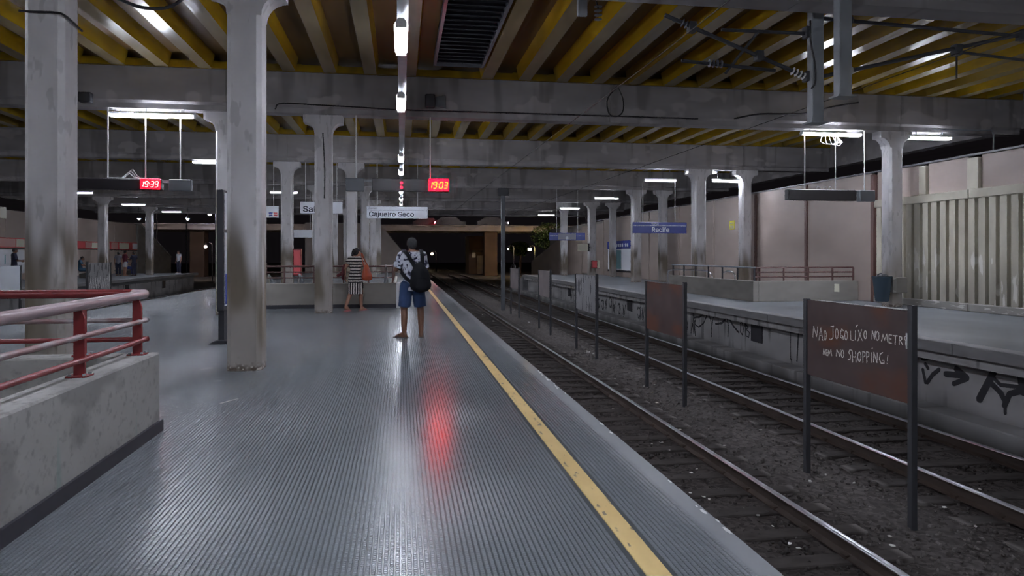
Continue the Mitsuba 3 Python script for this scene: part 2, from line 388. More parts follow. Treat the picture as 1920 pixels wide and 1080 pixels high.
HANDWRITING = [[[[[8.146,0.367],[8.128,0.507],[8.064,0.381],[8.039,0.512]],0.0095],[[[8.014,0.346],[7.976,0.503],[7.934,0.348]],0.0095],[[[8.001,0.406],[7.944,0.409]],0.0095],[[[7.861,0.422],[7.868,0.378],[7.885,0.358],[7.903,0.374],[7.91,0.416],[7.903,0.46],[7.885,0.48],[7.868,0.464],[7.861,0.422]],0.0095]],[[[[7.77,0.539],[7.712,0.549]],0.0095],[[[7.728,0.547],[7.728,0.408],[7.77,0.379],[7.794,0.386]],0.0095],[[[7.626,0.469],[7.634,0.424],[7.654,0.403],[7.673,0.419],[7.681,0.463],[7.673,0.509],[7.654,0.529],[7.634,0.513],[7.626,0.469]],0.0095],[[[7.529,0.512],[7.558,0.532],[7.58,0.495],[7.585,0.439],[7.558,0.421],[7.535,0.451],[7.558,0.456]],0.0095],[[[7.535,0.451],[7.529,0.411]],0.0095],[[[7.451,0.468],[7.459,0.428],[7.478,0.41],[7.496,0.424],[7.504,0.462],[7.496,0.502],[7.478,0.52],[7.459,0.506],[7.451,0.468]],0.0095]],[[[[7.397,0.522],[7.39,0.423],[7.339,0.426]],0.0095],[[[7.311,0.43],[7.305,0.538]],0.0095],[[[7.296,0.582],[7.269,0.607]],0.0095],[[[7.258,0.55],[7.186,0.438]],0.0095],[[[7.196,0.563],[7.262,0.429]],0.0095],[[[7.11,0.513],[7.117,0.48],[7.135,0.464],[7.152,0.476],[7.159,0.508],[7.152,0.541],[7.135,0.556],[7.117,0.545],[7.11,0.513]],0.0095]],[[[[7.024,0.477],[7.015,0.569],[6.979,0.482],[6.966,0.568]],0.0095],[[[6.906,0.523],[6.914,0.488],[6.933,0.471],[6.952,0.483],[6.96,0.517],[6.952,0.552],[6.933,0.569],[6.914,0.557],[6.906,0.523]],0.0095]],[[[[6.864,0.47],[6.845,0.549],[6.819,0.489],[6.785,0.558],[6.77,0.475]],0.0095],[[[6.708,0.554],[6.748,0.554],[6.748,0.469],[6.708,0.469]],0.0095],[[[6.748,0.512],[6.715,0.513]],0.0095],[[[6.679,0.553],[6.618,0.557]],0.0095],[[[6.649,0.555],[6.654,0.465]],0.0095],[[[6.595,0.469],[6.59,0.555],[6.555,0.551],[6.559,0.522],[6.59,0.513]],0.0095],[[[6.58,0.515],[6.543,0.473]],0.0095],[[[6.476,0.548],[6.482,0.531],[6.496,0.522],[6.511,0.527],[6.517,0.543],[6.511,0.56],[6.496,0.568],[6.482,0.563],[6.476,0.548]],0.0095],[[[6.477,0.498],[6.481,0.48],[6.489,0.472],[6.498,0.478],[6.501,0.495],[6.498,0.513],[6.489,0.521],[6.481,0.515],[6.477,0.498]],0.0095]],[[[[7.927,0.179],[7.92,0.248],[7.89,0.184],[7.885,0.253]],0.0095],[[[7.842,0.248],[7.866,0.245],[7.866,0.179],[7.84,0.18]],0.0095],[[[7.866,0.212],[7.844,0.215]],0.0095],[[[7.83,0.178],[7.818,0.247],[7.799,0.207],[7.77,0.261],[7.751,0.189]],0.0095]],[[[[7.665,0.197],[7.649,0.277],[7.596,0.203],[7.585,0.285]],0.0095],[[[7.518,0.246],[7.525,0.213],[7.544,0.198],[7.563,0.208],[7.571,0.238],[7.563,0.271],[7.544,0.287],[7.525,0.276],[7.518,0.246]],0.0095]],[[[[7.369,0.307],[7.412,0.306],[7.429,0.272],[7.397,0.242],[7.403,0.2],[7.44,0.188]],0.0095],[[[7.364,0.301],[7.356,0.173]],0.0095],[[[7.305,0.296],[7.296,0.176]],0.0095],[[[7.36,0.234],[7.3,0.236]],0.0095],[[[7.208,0.255],[7.217,0.215],[7.237,0.195],[7.258,0.209],[7.267,0.247],[7.258,0.288],[7.237,0.308],[7.217,0.294],[7.208,0.255]],0.0095],[[[7.175,0.197],[7.179,0.319],[7.139,0.312],[7.143,0.271],[7.175,0.258]],0.0095],[[[7.106,0.202],[7.114,0.328],[7.07,0.317],[7.074,0.281],[7.11,0.263]],0.0095],[[[7.034,0.326],[7.03,0.218]],0.0095],[[[7.022,0.371],[7.015,0.379]],0.0095],[[[6.995,0.228],[6.991,0.338],[6.94,0.227],[6.933,0.34]],0.0095],[[[6.851,0.351],[6.889,0.327],[6.902,0.274],[6.875,0.233],[6.826,0.24],[6.826,0.272],[6.851,0.268]],0.0095],[[[6.767,0.337],[6.774,0.273]],0.0095],[[[6.78,0.244],[6.776,0.239]],0.0095]]]
GRAFFITI = [[[[20.543,-0.263],[20.513,-0.965]],0.03],[[[20.513,-0.552],[20.366,-0.732],[20.106,-0.778],[19.768,-0.626],[19.495,-0.322]],0.04],[[[19.549,-0.28],[19.335,-0.424],[19.229,-0.621],[19.219,-0.963]],0.035],[[[19.099,-0.335],[19.177,-0.615]],0.02],[[[20.454,-0.522],[20.049,-0.463],[19.658,-0.312]],0.06],[[[18.944,-0.57],[18.568,-0.512],[18.277,-0.331]],0.06],[[[18.277,-0.287],[18.158,-0.559],[18.205,-0.846]],0.035],[[[18.182,-0.279],[17.902,-0.512],[17.563,-0.668]],0.05],[[[17.452,-0.405],[17.474,-0.637],[17.365,-0.709],[17.3,-0.535],[17.387,-0.378],[17.474,-0.407]],0.03],[[[17.214,-0.403],[17.171,-0.707],[17.024,-0.731],[16.982,-0.604],[17.15,-0.54],[17.045,-0.468],[17.214,-0.403]],0.03],[[[15.041,-0.265],[15.058,-0.96],[14.991,-1.06]],0.02],[[[14.714,-0.303],[14.779,-1.01]],0.04],[[[10.354,-0.565],[9.991,-0.525]],0.1],[[[10.136,-0.445],[9.926,-0.544]],0.1],[[[9.913,-0.562],[10.19,-0.694]],0.08],[[[10.875,-0.574],[10.814,-0.785]],0.06],[[[10.77,-0.777],[10.652,-0.625],[10.508,-0.515]],0.07],[[[10.814,-0.466],[10.755,-0.533]],0.06],[[[9.364,-0.273],[9.469,-0.485],[9.675,-0.84]],0.12],[[[9.446,-0.559],[9.283,-0.665],[9.203,-0.783]],0.09],[[[9.215,-0.843],[9.125,-0.653],[8.886,-0.551]],0.09],[[[9.399,-0.473],[9.283,-0.549],[8.972,-0.521]],0.06],[[[8.95,-0.246],[8.897,-0.572]],0.13],[[[9.203,-0.783],[9.203,-0.955]],0.05],[[[10.875,-0.375],[10.395,-0.285]],0.1]]

# ------------------------------------------------------------------ the setting: trackbed, platforms, walls
GZ, RAILZ = -1.38, -1.23
Y0, YEND = -7.0, 62.0
XI0, XI1 = -7.8, 1.65          # island platform
XF0, XF1 = 8.5, 13.95          # platform across the tracks
XL1, XL0 = -15.6, -21.5        # platform at the far left

def ground_grid(x0, x1, y0, y1, step, amp, z):
    nx, ny = int((x1 - x0) / step) + 1, int((y1 - y0) / step) + 1
    X, Y = np.meshgrid(np.linspace(x0, x1, nx), np.linspace(y0, y1, ny))
    P = np.stack([X, Y, X * 0], -1)
    Zv = z + amp * (meshkit.fbm(P * np.array([1.3, 1.3, 1]) * 1.0, 4, 3) - 0.5) + amp * 0.7 * (meshkit.noise(P * 9.0, 5) - 0.5)
    V = np.stack([X, Y, Zv], -1).reshape(-1, 3)
    i = np.arange((nx - 1) * (ny - 1)); r, c = i // (nx - 1), i % (nx - 1); a = r * nx + c
    return trimesh.Trimesh(V, np.vstack([np.stack([a, a + 1, a + nx + 1], 1), np.stack([a, a + nx + 1, a + nx], 1)]), process=False)

tb = struct('trackbed', cat(ground_grid(1.5, 9.0, Y0, 26, 0.09, 0.05, GZ), ground_grid(1.5, 9.0, 26, 150, 0.5, 0.05, GZ)), 'bsdf_ballast', smooth=True)
struct('trackbed', ground_grid(-15.9, -7.6, Y0, 150, 0.5, 0.05, GZ), 'bsdf_ballast', smooth=True)
struct('ground', box(-140, 140, 62, 260, GZ - 0.6, GZ - 0.08), 'bsdf_ground')
# loose stones near the camera
base = trimesh.creation.icosphere(subdivisions=0)
n = 15000
v0, f0 = base.vertices, base.faces
px = nrg.uniform(1.7, 8.4, n); py = 1.2 + 20 * nrg.random(n) ** 1.6
sz = nrg.uniform(0.010, 0.030, n)
sc3 = nrg.uniform(0.6, 1.25, (n, 1, 3))
jit = nrg.uniform(0.75, 1.2, (n, 12, 1))
V = v0[None] * jit * sc3 * sz[:, None, None]
V[:, :, 0] += px[:, None]; V[:, :, 1] += py[:, None]
V[:, :, 2] += (GZ + nrg.uniform(-0.008, 0.016, n))[:, None]
put('loose_stones', trimesh.Trimesh(V.reshape(-1, 3), (f0[None] + 12 * np.arange(n)[:, None, None]).reshape(-1, 3), process=False), 'bsdf_stone', tb, kind='stuff')

# --- island platform with a stairwell hole
HX0, HX1, HY1 = -4.75, -2.13, 5.70
isl = Polygon([(XI0, Y0), (XI1, Y0), (XI1, 56), (XI0, 56)]).difference(sbox(HX0, Y0 - 1, HX1, HY1))
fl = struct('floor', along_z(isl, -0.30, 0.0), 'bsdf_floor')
put('edge_wall', cat(box(XI1 - 0.35, XI1 - 0.15, Y0, 56, GZ - 0.1, -0.30), box(XI0 + 0.15, XI0 + 0.35, Y0, 56, GZ - 0.1, -0.30)), 'bsdf_platform_face', fl)
# ribbed rubber covering: one low trapezoid per rib, 26.5 mm apart
def rib_strips(xs, y0, y1, w=0.0185, h=0.0055, top=0.0140):
    V, F = [], []
    for x in xs:
        b = len(V)
        yy = np.linspace(y0, y1, max(2, int((y1 - y0) / 0.7)))
        for y in yy:
            V += [[x - w / 2, y, 0.0], [x - top / 2, y, h], [x + top / 2, y, h], [x + w / 2, y, 0.0]]
        for q in range(len(yy) - 1):
            for k in range(3):
                a = b + 4 * q + k
                F += [[a, a + 5, a + 4], [a, a + 1, a + 5]]
        F += [[b, b + 1, b + 2], [b, b + 2, b + 3]]
    return V, F
RV, RF = [], []
def add_ribs(xs, y0, y1):
    V, F = rib_strips(xs, y0, y1)
    o = len(RV); RV.extend(V); RF.extend([[a + o for a in t] for t in F])
xs_all = np.arange(XI0 + 0.1, 1.545, 0.0265)
xs_all = xs_all[(xs_all < 1.045) | (xs_all > 1.18)]
left = xs_all[xs_all < HX0 - 0.25]; mid = xs_all[(xs_all >= HX0 - 0.25) & (xs_all <= -1.87)]; right = xs_all[xs_all > -1.87]
NOTCH0, NOTCH1 = 2.6, 9.4
near = right[right < 1.6]
add_ribs(left, Y0, 56); add_ribs(mid, NOTCH1, 56); add_ribs(right, Y0, NOTCH0); add_ribs(right, NOTCH1, 56)
# close to the viewer the ribs show their cross cuts: short studs, 22 mm apart
ys = np.arange(NOTCH0, NOTCH1, 0.022)
gx, gy = np.meshgrid(near, ys); gx, gy = gx.ravel(), gy.ravel()
hx, hy = np.meshgrid(mid, ys[ys > 5.97]); gx, gy = np.r_[gx, hx.ravel()], np.r_[gy, hy.ravel()]
st = np.array([[-.00925, .0004, 0], [.00925, .0004, 0], [.00925, .0216, 0], [-.00925, .0216, 0], [-.0070, .0034, .0055], [.0070, .0034, .0055], [.0070, .0186, .0055], [-.0070, .0186, .0055]])
sf = np.array([[4, 5, 6], [4, 6, 7], [0, 1, 5], [0, 5, 4], [1, 2, 6], [1, 6, 5], [2, 3, 7], [2, 7, 6], [3, 0, 4], [3, 4, 7]])
# farther from the viewer, where the rubber is worn, the cuts grow shallow and close
wear = np.clip((gy - 4.8) / 4.4, 0, 1)[:, None]
full = np.array([0, 0, .022, .022, 0, 0, .022, .022])
SV = st[None] + np.stack([gx, gy, gx * 0], 1)[:, None, :]
SV[:, :, 1] += wear * (full - st[:, 1])[None]
SV = SV.reshape(-1, 3)
SF = (sf[None] + 8 * np.arange(len(gx))[:, None, None]).reshape(-1, 3)
put('rubber_studs', trimesh.Trimesh(SV, SF, process=False), 'bsdf_rib_plain', fl, kind='stuff')
put('rubber_ribs', trimesh.Trimesh(np.array(RV), np.array(RF), process=False), 'bsdf_rib_plain', fl, kind='stuff')
put('warning_stripe', box(1.057, 1.165, Y0, 55, -0.01, 0.0068), 'bsdf_yellow_line', fl, label='faded yellow safety line')
# chipped pale spots on the platform edge
for k in range(24):
    y = 6.9 + 1.5 * rng.random() if k < 17 else rng.uniform(3.2, 6.0)
    a = rng.uniform(0.02, 0.06); x = XI1 - rng.uniform(0.0, 0.03)
    put('edge_chip', hull([[min(x + a * 0.25 * math.cos(t), XI1 + 0.002), y + a * math.sin(t) * rng.uniform(0.5, 1.2), zz] for t in np.linspace(0, 6.28, 7)[:-1] for zz in (-0.006, 0.0012)]), 'bsdf_chip', fl)
# a scratched plastic sliver and floor seams on the rubber
for (x, y, L, ang) in [(-1.62, 7.05, 0.24, 1.05), (-2.35, 9.1, 0.16, 0.8), (-2.0, 8.2, 0.07, 0.4)]:
    solo('plastic_sliver', moved(box(-L / 2, L / 2, -0.006, 0.006, 0.0055, 0.009), (x, y, 0), ang), 'bsdf_paper',
         {0: 'longest white plastic sliver lying on the ribbed floor left of the nearest stained column', 1: 'white sliver on the floor by the foot of the information totem', 2: 'tiny pale scrap on the ribbed floor near the nearest stained column'}[len([k for k in labels if k.startswith('plastic_sliver')])], 'litter')
# stairwell pit and its steps
sw = struct('stairwell')
put('pit_wall', cat(box(HX0 - 0.2, HX0, Y0, HY1 + 0.2, -2.6, 0), box(HX1, HX1 + 0.2, Y0, HY1 + 0.2, -2.6, 0), box(HX0, HX1, HY1, HY1 + 0.2, -2.6, 0)), 'bsdf_guard_wall', sw)
for k in range(9):
    put('step', box(HX0, HX1, HY1 - 0.3 * (k + 1), HY1 - 0.3 * k, -0.17 * (k + 1) - 0.4, -0.17 * (k + 1), 0.008), 'bsdf_guard_wall', sw)

# --- platform across the tracks
fp = struct('platform_across')
put('deck', box(XF0 + 0.32, XF1 + 0.4, Y0, 49.0, -0.35, 0.0), 'bsdf_far_floor', fp)
for k in range(10):
    y = Y0 + k * 5.6
    put('edge_slab', box(XF0, XF0 + 0.319, y + 0.006, y + 5.594, -0.17, 0.012, 0.012), 'bsdf_edge_slab', fp)
face = put('face', box(8.88, 9.1, Y0, 49.0, GZ - 0.1, -0.171), 'bsdf_platform_face', fp)
put('ledge', box(8.38, 8.879, Y0, 49.0, GZ - 0.1, -1.10, 0.02), 'bsdf_platform_face', fp)
put('haunch', box(8.60, 8.879, Y0, 49.0, -0.32, -0.171), 'bsdf_platform_face', fp)
for y in (11.6, 16.6, 21.6, 26.6, 31.6, 36.6):
    put('drain_niche', box(8.86, 8.884, y - 0.28, y + 0.28, -0.80, -0.33), 'bsdf_black_metal', fp)
put('end_ramp', hull([[XF0, 49, 0], [XF1, 49, 0], [XF0, 49, GZ], [XF1, 49, GZ], [XF0, 55, GZ], [XF1, 55, GZ]]), 'bsdf_edge_slab', fp)

# --- platform at the far left
lp = struct('platform_left')
put('deck', box(XL0 - 0.3, XL1 - 0.3, Y0, 58, -0.35, 0.0), 'bsdf_far_floor', lp)
for k in range(6):
    y = 22 + k * 6.0
    put('edge_slab', box(XL1 - 0.299, XL1, y + 0.006, y + 5.994, -0.17, 0.012, 0.012), 'bsdf_edge_slab', lp)
put('face', box(XL1 - 0.6, XL1 - 0.35, Y0, 58, GZ - 0.1, -0.171), 'bsdf_platform_face', lp)
for y in (44.5, 51.0):
    put('drain_niche', box(XL1 - 0.352, XL1 - 0.33, y - 0.3, y + 0.3, -0.85, -0.33), 'bsdf_black_metal', lp)

# --- wall on the right: smooth mauve panels, ribbed cream panels nearer the camera
wr = struct('wall_right', box(14.08, 14.3, Y0, 66, GZ, 3.80), 'bsdf_guard_wall')
joints = [19.12, 22.62, 26.15, 30.0, 34.0, 38.4, 41.2, 47.5, 53.5]
for a, b in zip(joints[:-1], joints[1:]):
    put('smooth_panel', box(13.95, 14.079, a + 0.07, b - 0.07, 0.0, 3.85 - (0.22 if a > 47 else 0), 0.012), 'bsdf_mauve', wr)
for y in joints[:-1]:
    put('joint_post', box(13.90, 14.079, y - 0.066, y + 0.066, 0.0, 3.80, 0.01), 'bsdf_rust_post' if y < 30 else 'bsdf_mauve', wr)
# the sloping end of the wall
put('sloped_end', along_x(Polygon([(53.5, -1.4), (75, -1.4), (75, 0.7), (62.0, 2.75), (53.5, 3.4)]), 13.95, 14.079), 'bsdf_mauve', wr)
# ribbed cream section
yb = 18.95
ny = 0
ribs_y = []
while yb > 2.0:
    w = 0.31
    # folded-plate panel: a flat board, its flanks falling back to a recessed joint
    poly = Polygon([(14.079, yb - w), (14.04, yb - w), (14.03, yb - w + 0.042), (13.90, yb - w + 0.065), (13.90, yb - 0.048), (14.03, yb - 0.035), (14.04, yb), (14.079, yb)])
    m = extrude(poly, 2.60); m.apply_translation([0, 0, 0.20])
    put('folded_panel', m, 'bsdf_cream', wr)
    yb -= w
for a, b in ((2.0, 8.0), (8.0, 15.45), (15.45, 18.98)):
    put('cap_rail', box(13.86, 14.079, a + 0.01, b - 0.01, 2.80, 3.02, 0.012), 'bsdf_cream', wr)
    # base course of broken plaster
    put('plinth', box(13.84, 14.079, a + 0.006, b - 0.006, 0.0, 0.20, 0.02), 'bsdf_plaster', wr)
for a, b in ((2.0, 8.0), (8.3, 12.2), (12.4, 15.18), (15.55, 16.93), (17.2, 18.98)):
    put('upper_panel', box(13.98, 14.079, a + 0.01, b - 0.01, 3.02, 3.85, 0.01), 'bsdf_mauve', wr)
for a, b in ((8.01, 8.29), (15.19, 15.54), (16.94, 17.19)):
    put('cream_post', box(13.90, 14.079, a, b, 3.02, 3.80, 0.012), 'bsdf_cream', wr)
put('coping', box(13.93, 14.34, Y0, 53.5, 3.851, 3.90), 'bsdf_dark_steel', wr)

# --- wall at the far left
wl = struct('wall_left', box(XL0 - 0.3, XL0 - 0.12, Y0, 66, GZ, 3.8), 'bsdf_guard_wall')
ys = [30.0, 36.0, 42.6, 46.5, 50.2, 54.6, 57.5, 62.0]
for a, b in zip(ys[:-1], ys[1:]):
    put('panel', box(XL0 - 0.12, XL0, a + 0.02, b - 0.02, 0, 3.9, 0.015), 'bsdf_left_wall', wl)
put('sloped_end', along_x(Polygon([(62.02, -1.4), (70.5, -1.4), (70.5, 1.15), (62.6, 3.9), (62.02, 3.9)]), XL0 - 0.12, XL0 + 0.1), 'bsdf_guard_wall', wl)
put('coping', along_x(Polygon([(62.02, 3.905), (62.6, 3.905), (70.6, 1.12), (70.6, 1.24), (62.64, 4.02), (62.02, 4.02)]), XL0 - 0.14, XL0 + 0.16), 'bsdf_plaster', wl)

# sloped retaining wall at the end of the island
struct('retaining_wall', along_y(Polygon([(-7.5, GZ), (0.25, GZ), (0.25, 1.5), (-1.7, 3.95), (-7.5, 3.95)]), 57.5, 57.9), 'bsdf_mauve')

# ------------------------------------------------------------------ roof: cross beams every 8.75 m, folded deck between them
ROWS = [0.0, 8.75, 17.35, 26.2, 34.95, 43.7, 52.5, 60.5]
BX0, BX1 = -24.0, 17.0
ce = struct('ceiling')
prof = lambda y: Polygon([(y - 0.20, 4.74), (y + 0.20, 4.74), (y + 0.20, 4.86), (y + 0.26, 4.92), (y + 0.26, 5.68), (y - 0.26, 5.68), (y - 0.26, 4.92), (y - 0.20, 4.86)])
names = {0: 'behind the viewer', 1: 'nearest, above the stained column in the foreground', 2: 'second from the viewer, with the black cable loop and the horn loudspeaker', 3: 'third from the viewer', 4: 'fourth from the viewer', 5: 'fifth from the viewer', 6: 'sixth from the viewer', 7: 'last, closing the roof above the dark tracks'}
for i, y in enumerate(ROWS):
    bk = struct('concrete_beam', label=f'pale weathered concrete roof beam, {names[i]}')
    cuts = [BX0, -15.0, -4.0, 5.2, 13.3, BX1] if i < 4 else [BX0, -4.0, BX1]
    for a, b in zip(cuts[:-1], cuts[1:]):
        put('segment', along_x(prof(y), a + 0.004, b - 0.004), 'bsdf_beam', bk)
# edge beams along the roof
for x in (BX0 - 0.2, BX1 + 0.2):
    struct('edge_beam', box(x - 0.2, x + 0.2, Y0, 60.5, 4.9, 6.3), 'bsdf_beam')
# the deck: trapezoid ribs, 0.93 m apart
P = 0.93
put('slab', box(BX0, BX1, Y0, 61, 6.02, 6.3), 'bsdf_soffit', ce)
flank = [(-0.20, 6.019), (-0.145, 5.695), (0.145, 5.695), (0.20, 6.019)]
for i in range(len(ROWS)):
    ya = (Y0 if i == 0 else ROWS[i - 1] + 0.262)
    yc = ROWS[i] - 0.262
    if i == 0: continue
    shape = None
    for k in range(-29, 16):
        x = 3.0 + P * k
        if x < BX0 + 0.4 or x > BX1 - 0.4: continue
        if i == 2 and k == -2: continue         # the louvred vent takes this rib's place
        if i >= 6 and (k % 1): continue
        if i == 1 and abs(x) > 14: continue
        if i > 5 and not (-14 < x < 12): continue
        if i > 6: continue
        if shape is None or True:
            m = along_y(Polygon(flank), ya, yc)
            m.apply_translation([x, 0, 0])
            put('rib', m, 'bsdf_deck', ce)
    # cross pieces closing the valleys at each beam
    put('end_plate', cat(box(BX0, BX1, yc - 0.05, yc, 5.69, 5.85), box(BX0, BX1, ya, ya + 0.05, 5.69, 5.85)), 'bsdf_deck', ce)

# louvred roof vent between the ribs
rv = thing('roof_vent', 'dark louvred vent panel set between the yellow ceiling ribs beside the row of lamps', 'vent')
put('frame', cat(box(0.72, 0.78, 9.05, 15.95, 5.66, 5.80), box(1.80, 1.86, 9.05, 15.95, 5.66, 5.80), box(0.78, 1.80, 15.90, 15.95, 5.66, 5.80), box(0.78, 1.80, 9.05, 9.10, 5.66, 5.80)), 'bsdf_led_grey', rv)
put('back', box(0.72, 1.86, 9.05, 15.95, 5.80, 5.84), 'bsdf_black_metal', rv)
for k in range(26):
    y = 9.22 + k * 0.262
    m = box(0.785, 1.795, -0.09, 0.09, -0.008, 0.008)
    m.apply_transform(trimesh.transformations.rotation_matrix(0.6, [1, 0, 0])); m.apply_translation([0, y, 5.73])
    put('slat', m, 'bsdf_vent', rv)
put('hanger', cat(box(0.80, 0.84, 9.5, 9.54, 5.83, 6.03), box(1.76, 1.80, 9.5, 9.54, 5.83, 6.03), box(0.80, 0.84, 15.5, 15.54, 5.83, 6.03), box(1.76, 1.80, 15.5, 15.54, 5.83, 6.03)), 'bsdf_dark_steel', rv)

# ------------------------------------------------------------------ columns
def arc(cx, cz, r, a0, a1, n=7):
    return [(cx + r * math.cos(a), cz + r * math.sin(a)) for a in np.linspace(a0, a1, n)]
def column_mesh(x, y, w=0.40, base=0.0, cap=True, top=4.745):
    h = w / 2; c = 0.055
    sh = Polygon([(x - h + c, y - h), (x + h - c, y - h), (x + h, y - h + c), (x + h, y + h - c), (x + h - c, y + h), (x - h + c, y + h), (x - h, y + h - c), (x - h, y - h + c)])
    shaft = along_z(sh, base - 0.02, top if not cap else 4.30)
    if not cap: return shaft, None
    r = 0.26
    pts = [(-h, 4.30)] + arc(-h - r, 4.30, r, 0, math.pi / 2)[1:-1] + [(-h - r, 4.30 + r), (-h - r, top), (h + r, top), (h + r, 4.30 + r)] + arc(h + r, 4.30, r, math.pi / 2, math.pi)[1:-1] + [(h, 4.30)]
    capm = along_y(Polygon(pts), -h + 0.015, h - 0.015); capm.apply_translation([x, y, 0])
    return shaft, capm
def column(x, y, label, group=None, w=0.40, **kw):
    k = thing('concrete_column', label, 'column', group)
    s, c = column_mesh(x, y, w, **kw)
    put('shaft', s, 'bsdf_column', k)
    if c is not None: put('capital', c, 'bsdf_column', k)
    return k
ORD = ['', '', 'second', 'third', 'fourth', 'fifth', 'sixth', 'seventh']
colR1 = column(-1.87, 9.06, 'grimy pale concrete column standing nearest on the platform, with the broken foot')
colL1 = column(-3.80, 8.45, 'broad grey concrete column rising behind the red stair rails at the left edge')
for i, y in enumerate(ROWS[2:7], 2):
    column(-1.84 + 0.05 * (i - 2), y + 0.12, f'pale concrete column, {ORD[i]} from the viewer in the row that starts with the grimy nearest column' + (', standing left of the woman' if i == 2 else ''))
    column(-4.08 + 0.03 * (i - 2), y + 0.12, f'pale concrete column, {ORD[i]} from the viewer in the row that starts behind the red stair rails')
rx = {2: 13.22, 3: 13.50, 4: 13.45, 5: 13.45}
for i, x in rx.items():
    column(x, ROWS[i], f'concrete column against the right-hand wall, {["", "", "with the blue bin on it", "beside the rust-brown wall posts", "third from the bin", "farthest from the bin"][i]}')
for i, (x, y) in enumerate([(11.55, 26.2), (12.0, 34.95), (12.05, 43.7), (11.1, 47.4)]):
    column(x, y, f'concrete column standing free on the platform across the tracks, {["nearest, at the stair rails", "second, at the blue route map", "third, with the red hose box", "farthest, under the far blue sign"][i]}', w=0.46, top=4.745 if i < 3 else 5.69)
for i, (x, y) in enumerate([(-16.95, 43.7), (-17.35, 52.5)]):
    column(x, y, f'concrete column on the far left platform, {["nearer, between two red wall signs", "farther, before the sloping wall end"][i]}', w=0.44)

# ------------------------------------------------------------------ paint on the far platform's face
fence_face = put('graffiti', strokes_x(GRAFFITI, 8.878, 0.004), 'bsdf_paint_black', fp, label='black sprayed graffiti')
# small tags farther along the same face
tags = []
for k in range(26):
    y = 20.6 + k * 0.62 + rng.uniform(-0.15, 0.15)
    if any(abs(y - d) < 0.4 for d in (16.6, 21.6, 26.6, 31.6)): continue
    z = -0.75 + rng.uniform(-0.1, 0.15)
    if rng.random() < 0.5:
        tags.append(([(y + 0.17 * math.cos(t), z + 0.2 * math.sin(t) * (1 + 0.3 * math.sin(3 * t))) for t in np.linspace(0.4, 5.6, 10)], 0.045))
    else:
        tags.append(([(y - 0.16, z + 0.22), (y - 0.05, z - 0.2), (y + 0.05, z + 0.1), (y + 0.16, z - 0.2)], 0.04))
    tags.append(([(y + rng.uniform(-0.2, 0.2), z + 0.2), (y + rng.uniform(-0.2, 0.2), z - 0.25)], 0.04))
put('graffiti', strokes_x(tags, 8.878, 0.004), 'bsdf_paint_black', fp, label='small black graffiti tags')

# ------------------------------------------------------------------ railway tracks
def rail_mesh(x, y0, y1, zb):
    pr = [(-0.07, 0), (0.07, 0), (0.07, 0.012), (0.012, 0.035), (0.010, 0.115), (0.034, 0.128), (0.034, 0.142), (0.022, 0.155), (-0.022, 0.155), (-0.034, 0.142), (-0.034, 0.128), (-0.010, 0.115), (-0.012, 0.035), (-0.07, 0.012)]
    m = along_y(Polygon(pr), y0, y1); m.apply_translation([x, 0, zb]); return m
SLZ = -1.356
def track(xc, label, near):
    t = thing('railway_track', label, 'railway track')
    for x in (xc - 0.8, xc + 0.8):
        ya, yb = (Y0, 95.0) if near else (10.0, 95.0)
        r = put('rail', rail_mesh(x, ya, yb, SLZ), 'bsdf_rail_side', t)
        crown = [(-0.0358, 0.140), (-0.0350, 0.1458), (-0.0325, 0.1508), (-0.0285, 0.1550), (-0.0235, 0.1578), (-0.012, 0.1594), (0.0, 0.160), (0.012, 0.1594), (0.0235, 0.1578), (0.0285, 0.1550), (0.0325, 0.1508), (0.0350, 0.1458), (0.0358, 0.140)]
        vs = np.array([[x + a, yy, SLZ + b] for yy in (ya, yb) for a, b in crown]); nc = len(crown)
        put('running_surface', trimesh.Trimesh(vs, [t for q in range(nc - 1) for t in ((q, nc + q, nc + q + 1), (q, nc + q + 1, q + 1))], process=False), 'bsdf_rail_top', r, smooth=True, label='bright worn top of the rail')
    sl = hull([[a, b, c] for a in (-1.35, 1.35) for b, c in ((-0.135, -0.16), (0.135, -0.16), (-0.115, -0.012), (0.115, -0.012), (-0.10, 0.0), (0.10, 0.0))])
    shape = mikit.ply(sl, 'bsdf_sleeper')
    if near:
        for k in range(58):
            put_copy('sleeper', shape, t, T().translate([xc + rng.uniform(-0.02, 0.02), 0.9 + k * 0.62, SLZ]).rotate([0, 0, 1], rng.uniform(-0.6, 0.6)))
        far = [moved(sl, (xc, 0.9 + k * 0.62, SLZ)) for k in range(58, 140)]
    else:
        far = [moved(sl, (xc, 12 + k * 0.62, SLZ)) for k in range(120)]
    put('far_sleepers', cat(far), 'bsdf_sleeper', t, kind='stuff')
    if near:
        clip = []
        for k in range(40):
            for x in (xc - 0.8, xc + 0.8):
                for sx in (-1, 1):
                    clip.append(box(x + sx * 0.055 - 0.025, x + sx * 0.055 + 0.025, 0.9 + k * 0.62 - 0.04, 0.9 + k * 0.62 + 0.04, SLZ, SLZ + 0.035))
        put('rail_clips', cat(clip), 'bsdf_rail_side', t, kind='stuff')
track(3.25, 'railway track directly beside the yellow-lined platform edge, near rail hidden below the edge', True)
track(7.05, 'railway track running along the graffiti-covered face of the platform across', True)
track(-9.4, 'railway track beyond the left edge of the ribbed platform', False)
track(-14.0, 'railway track along the edge of the far left platform', False)

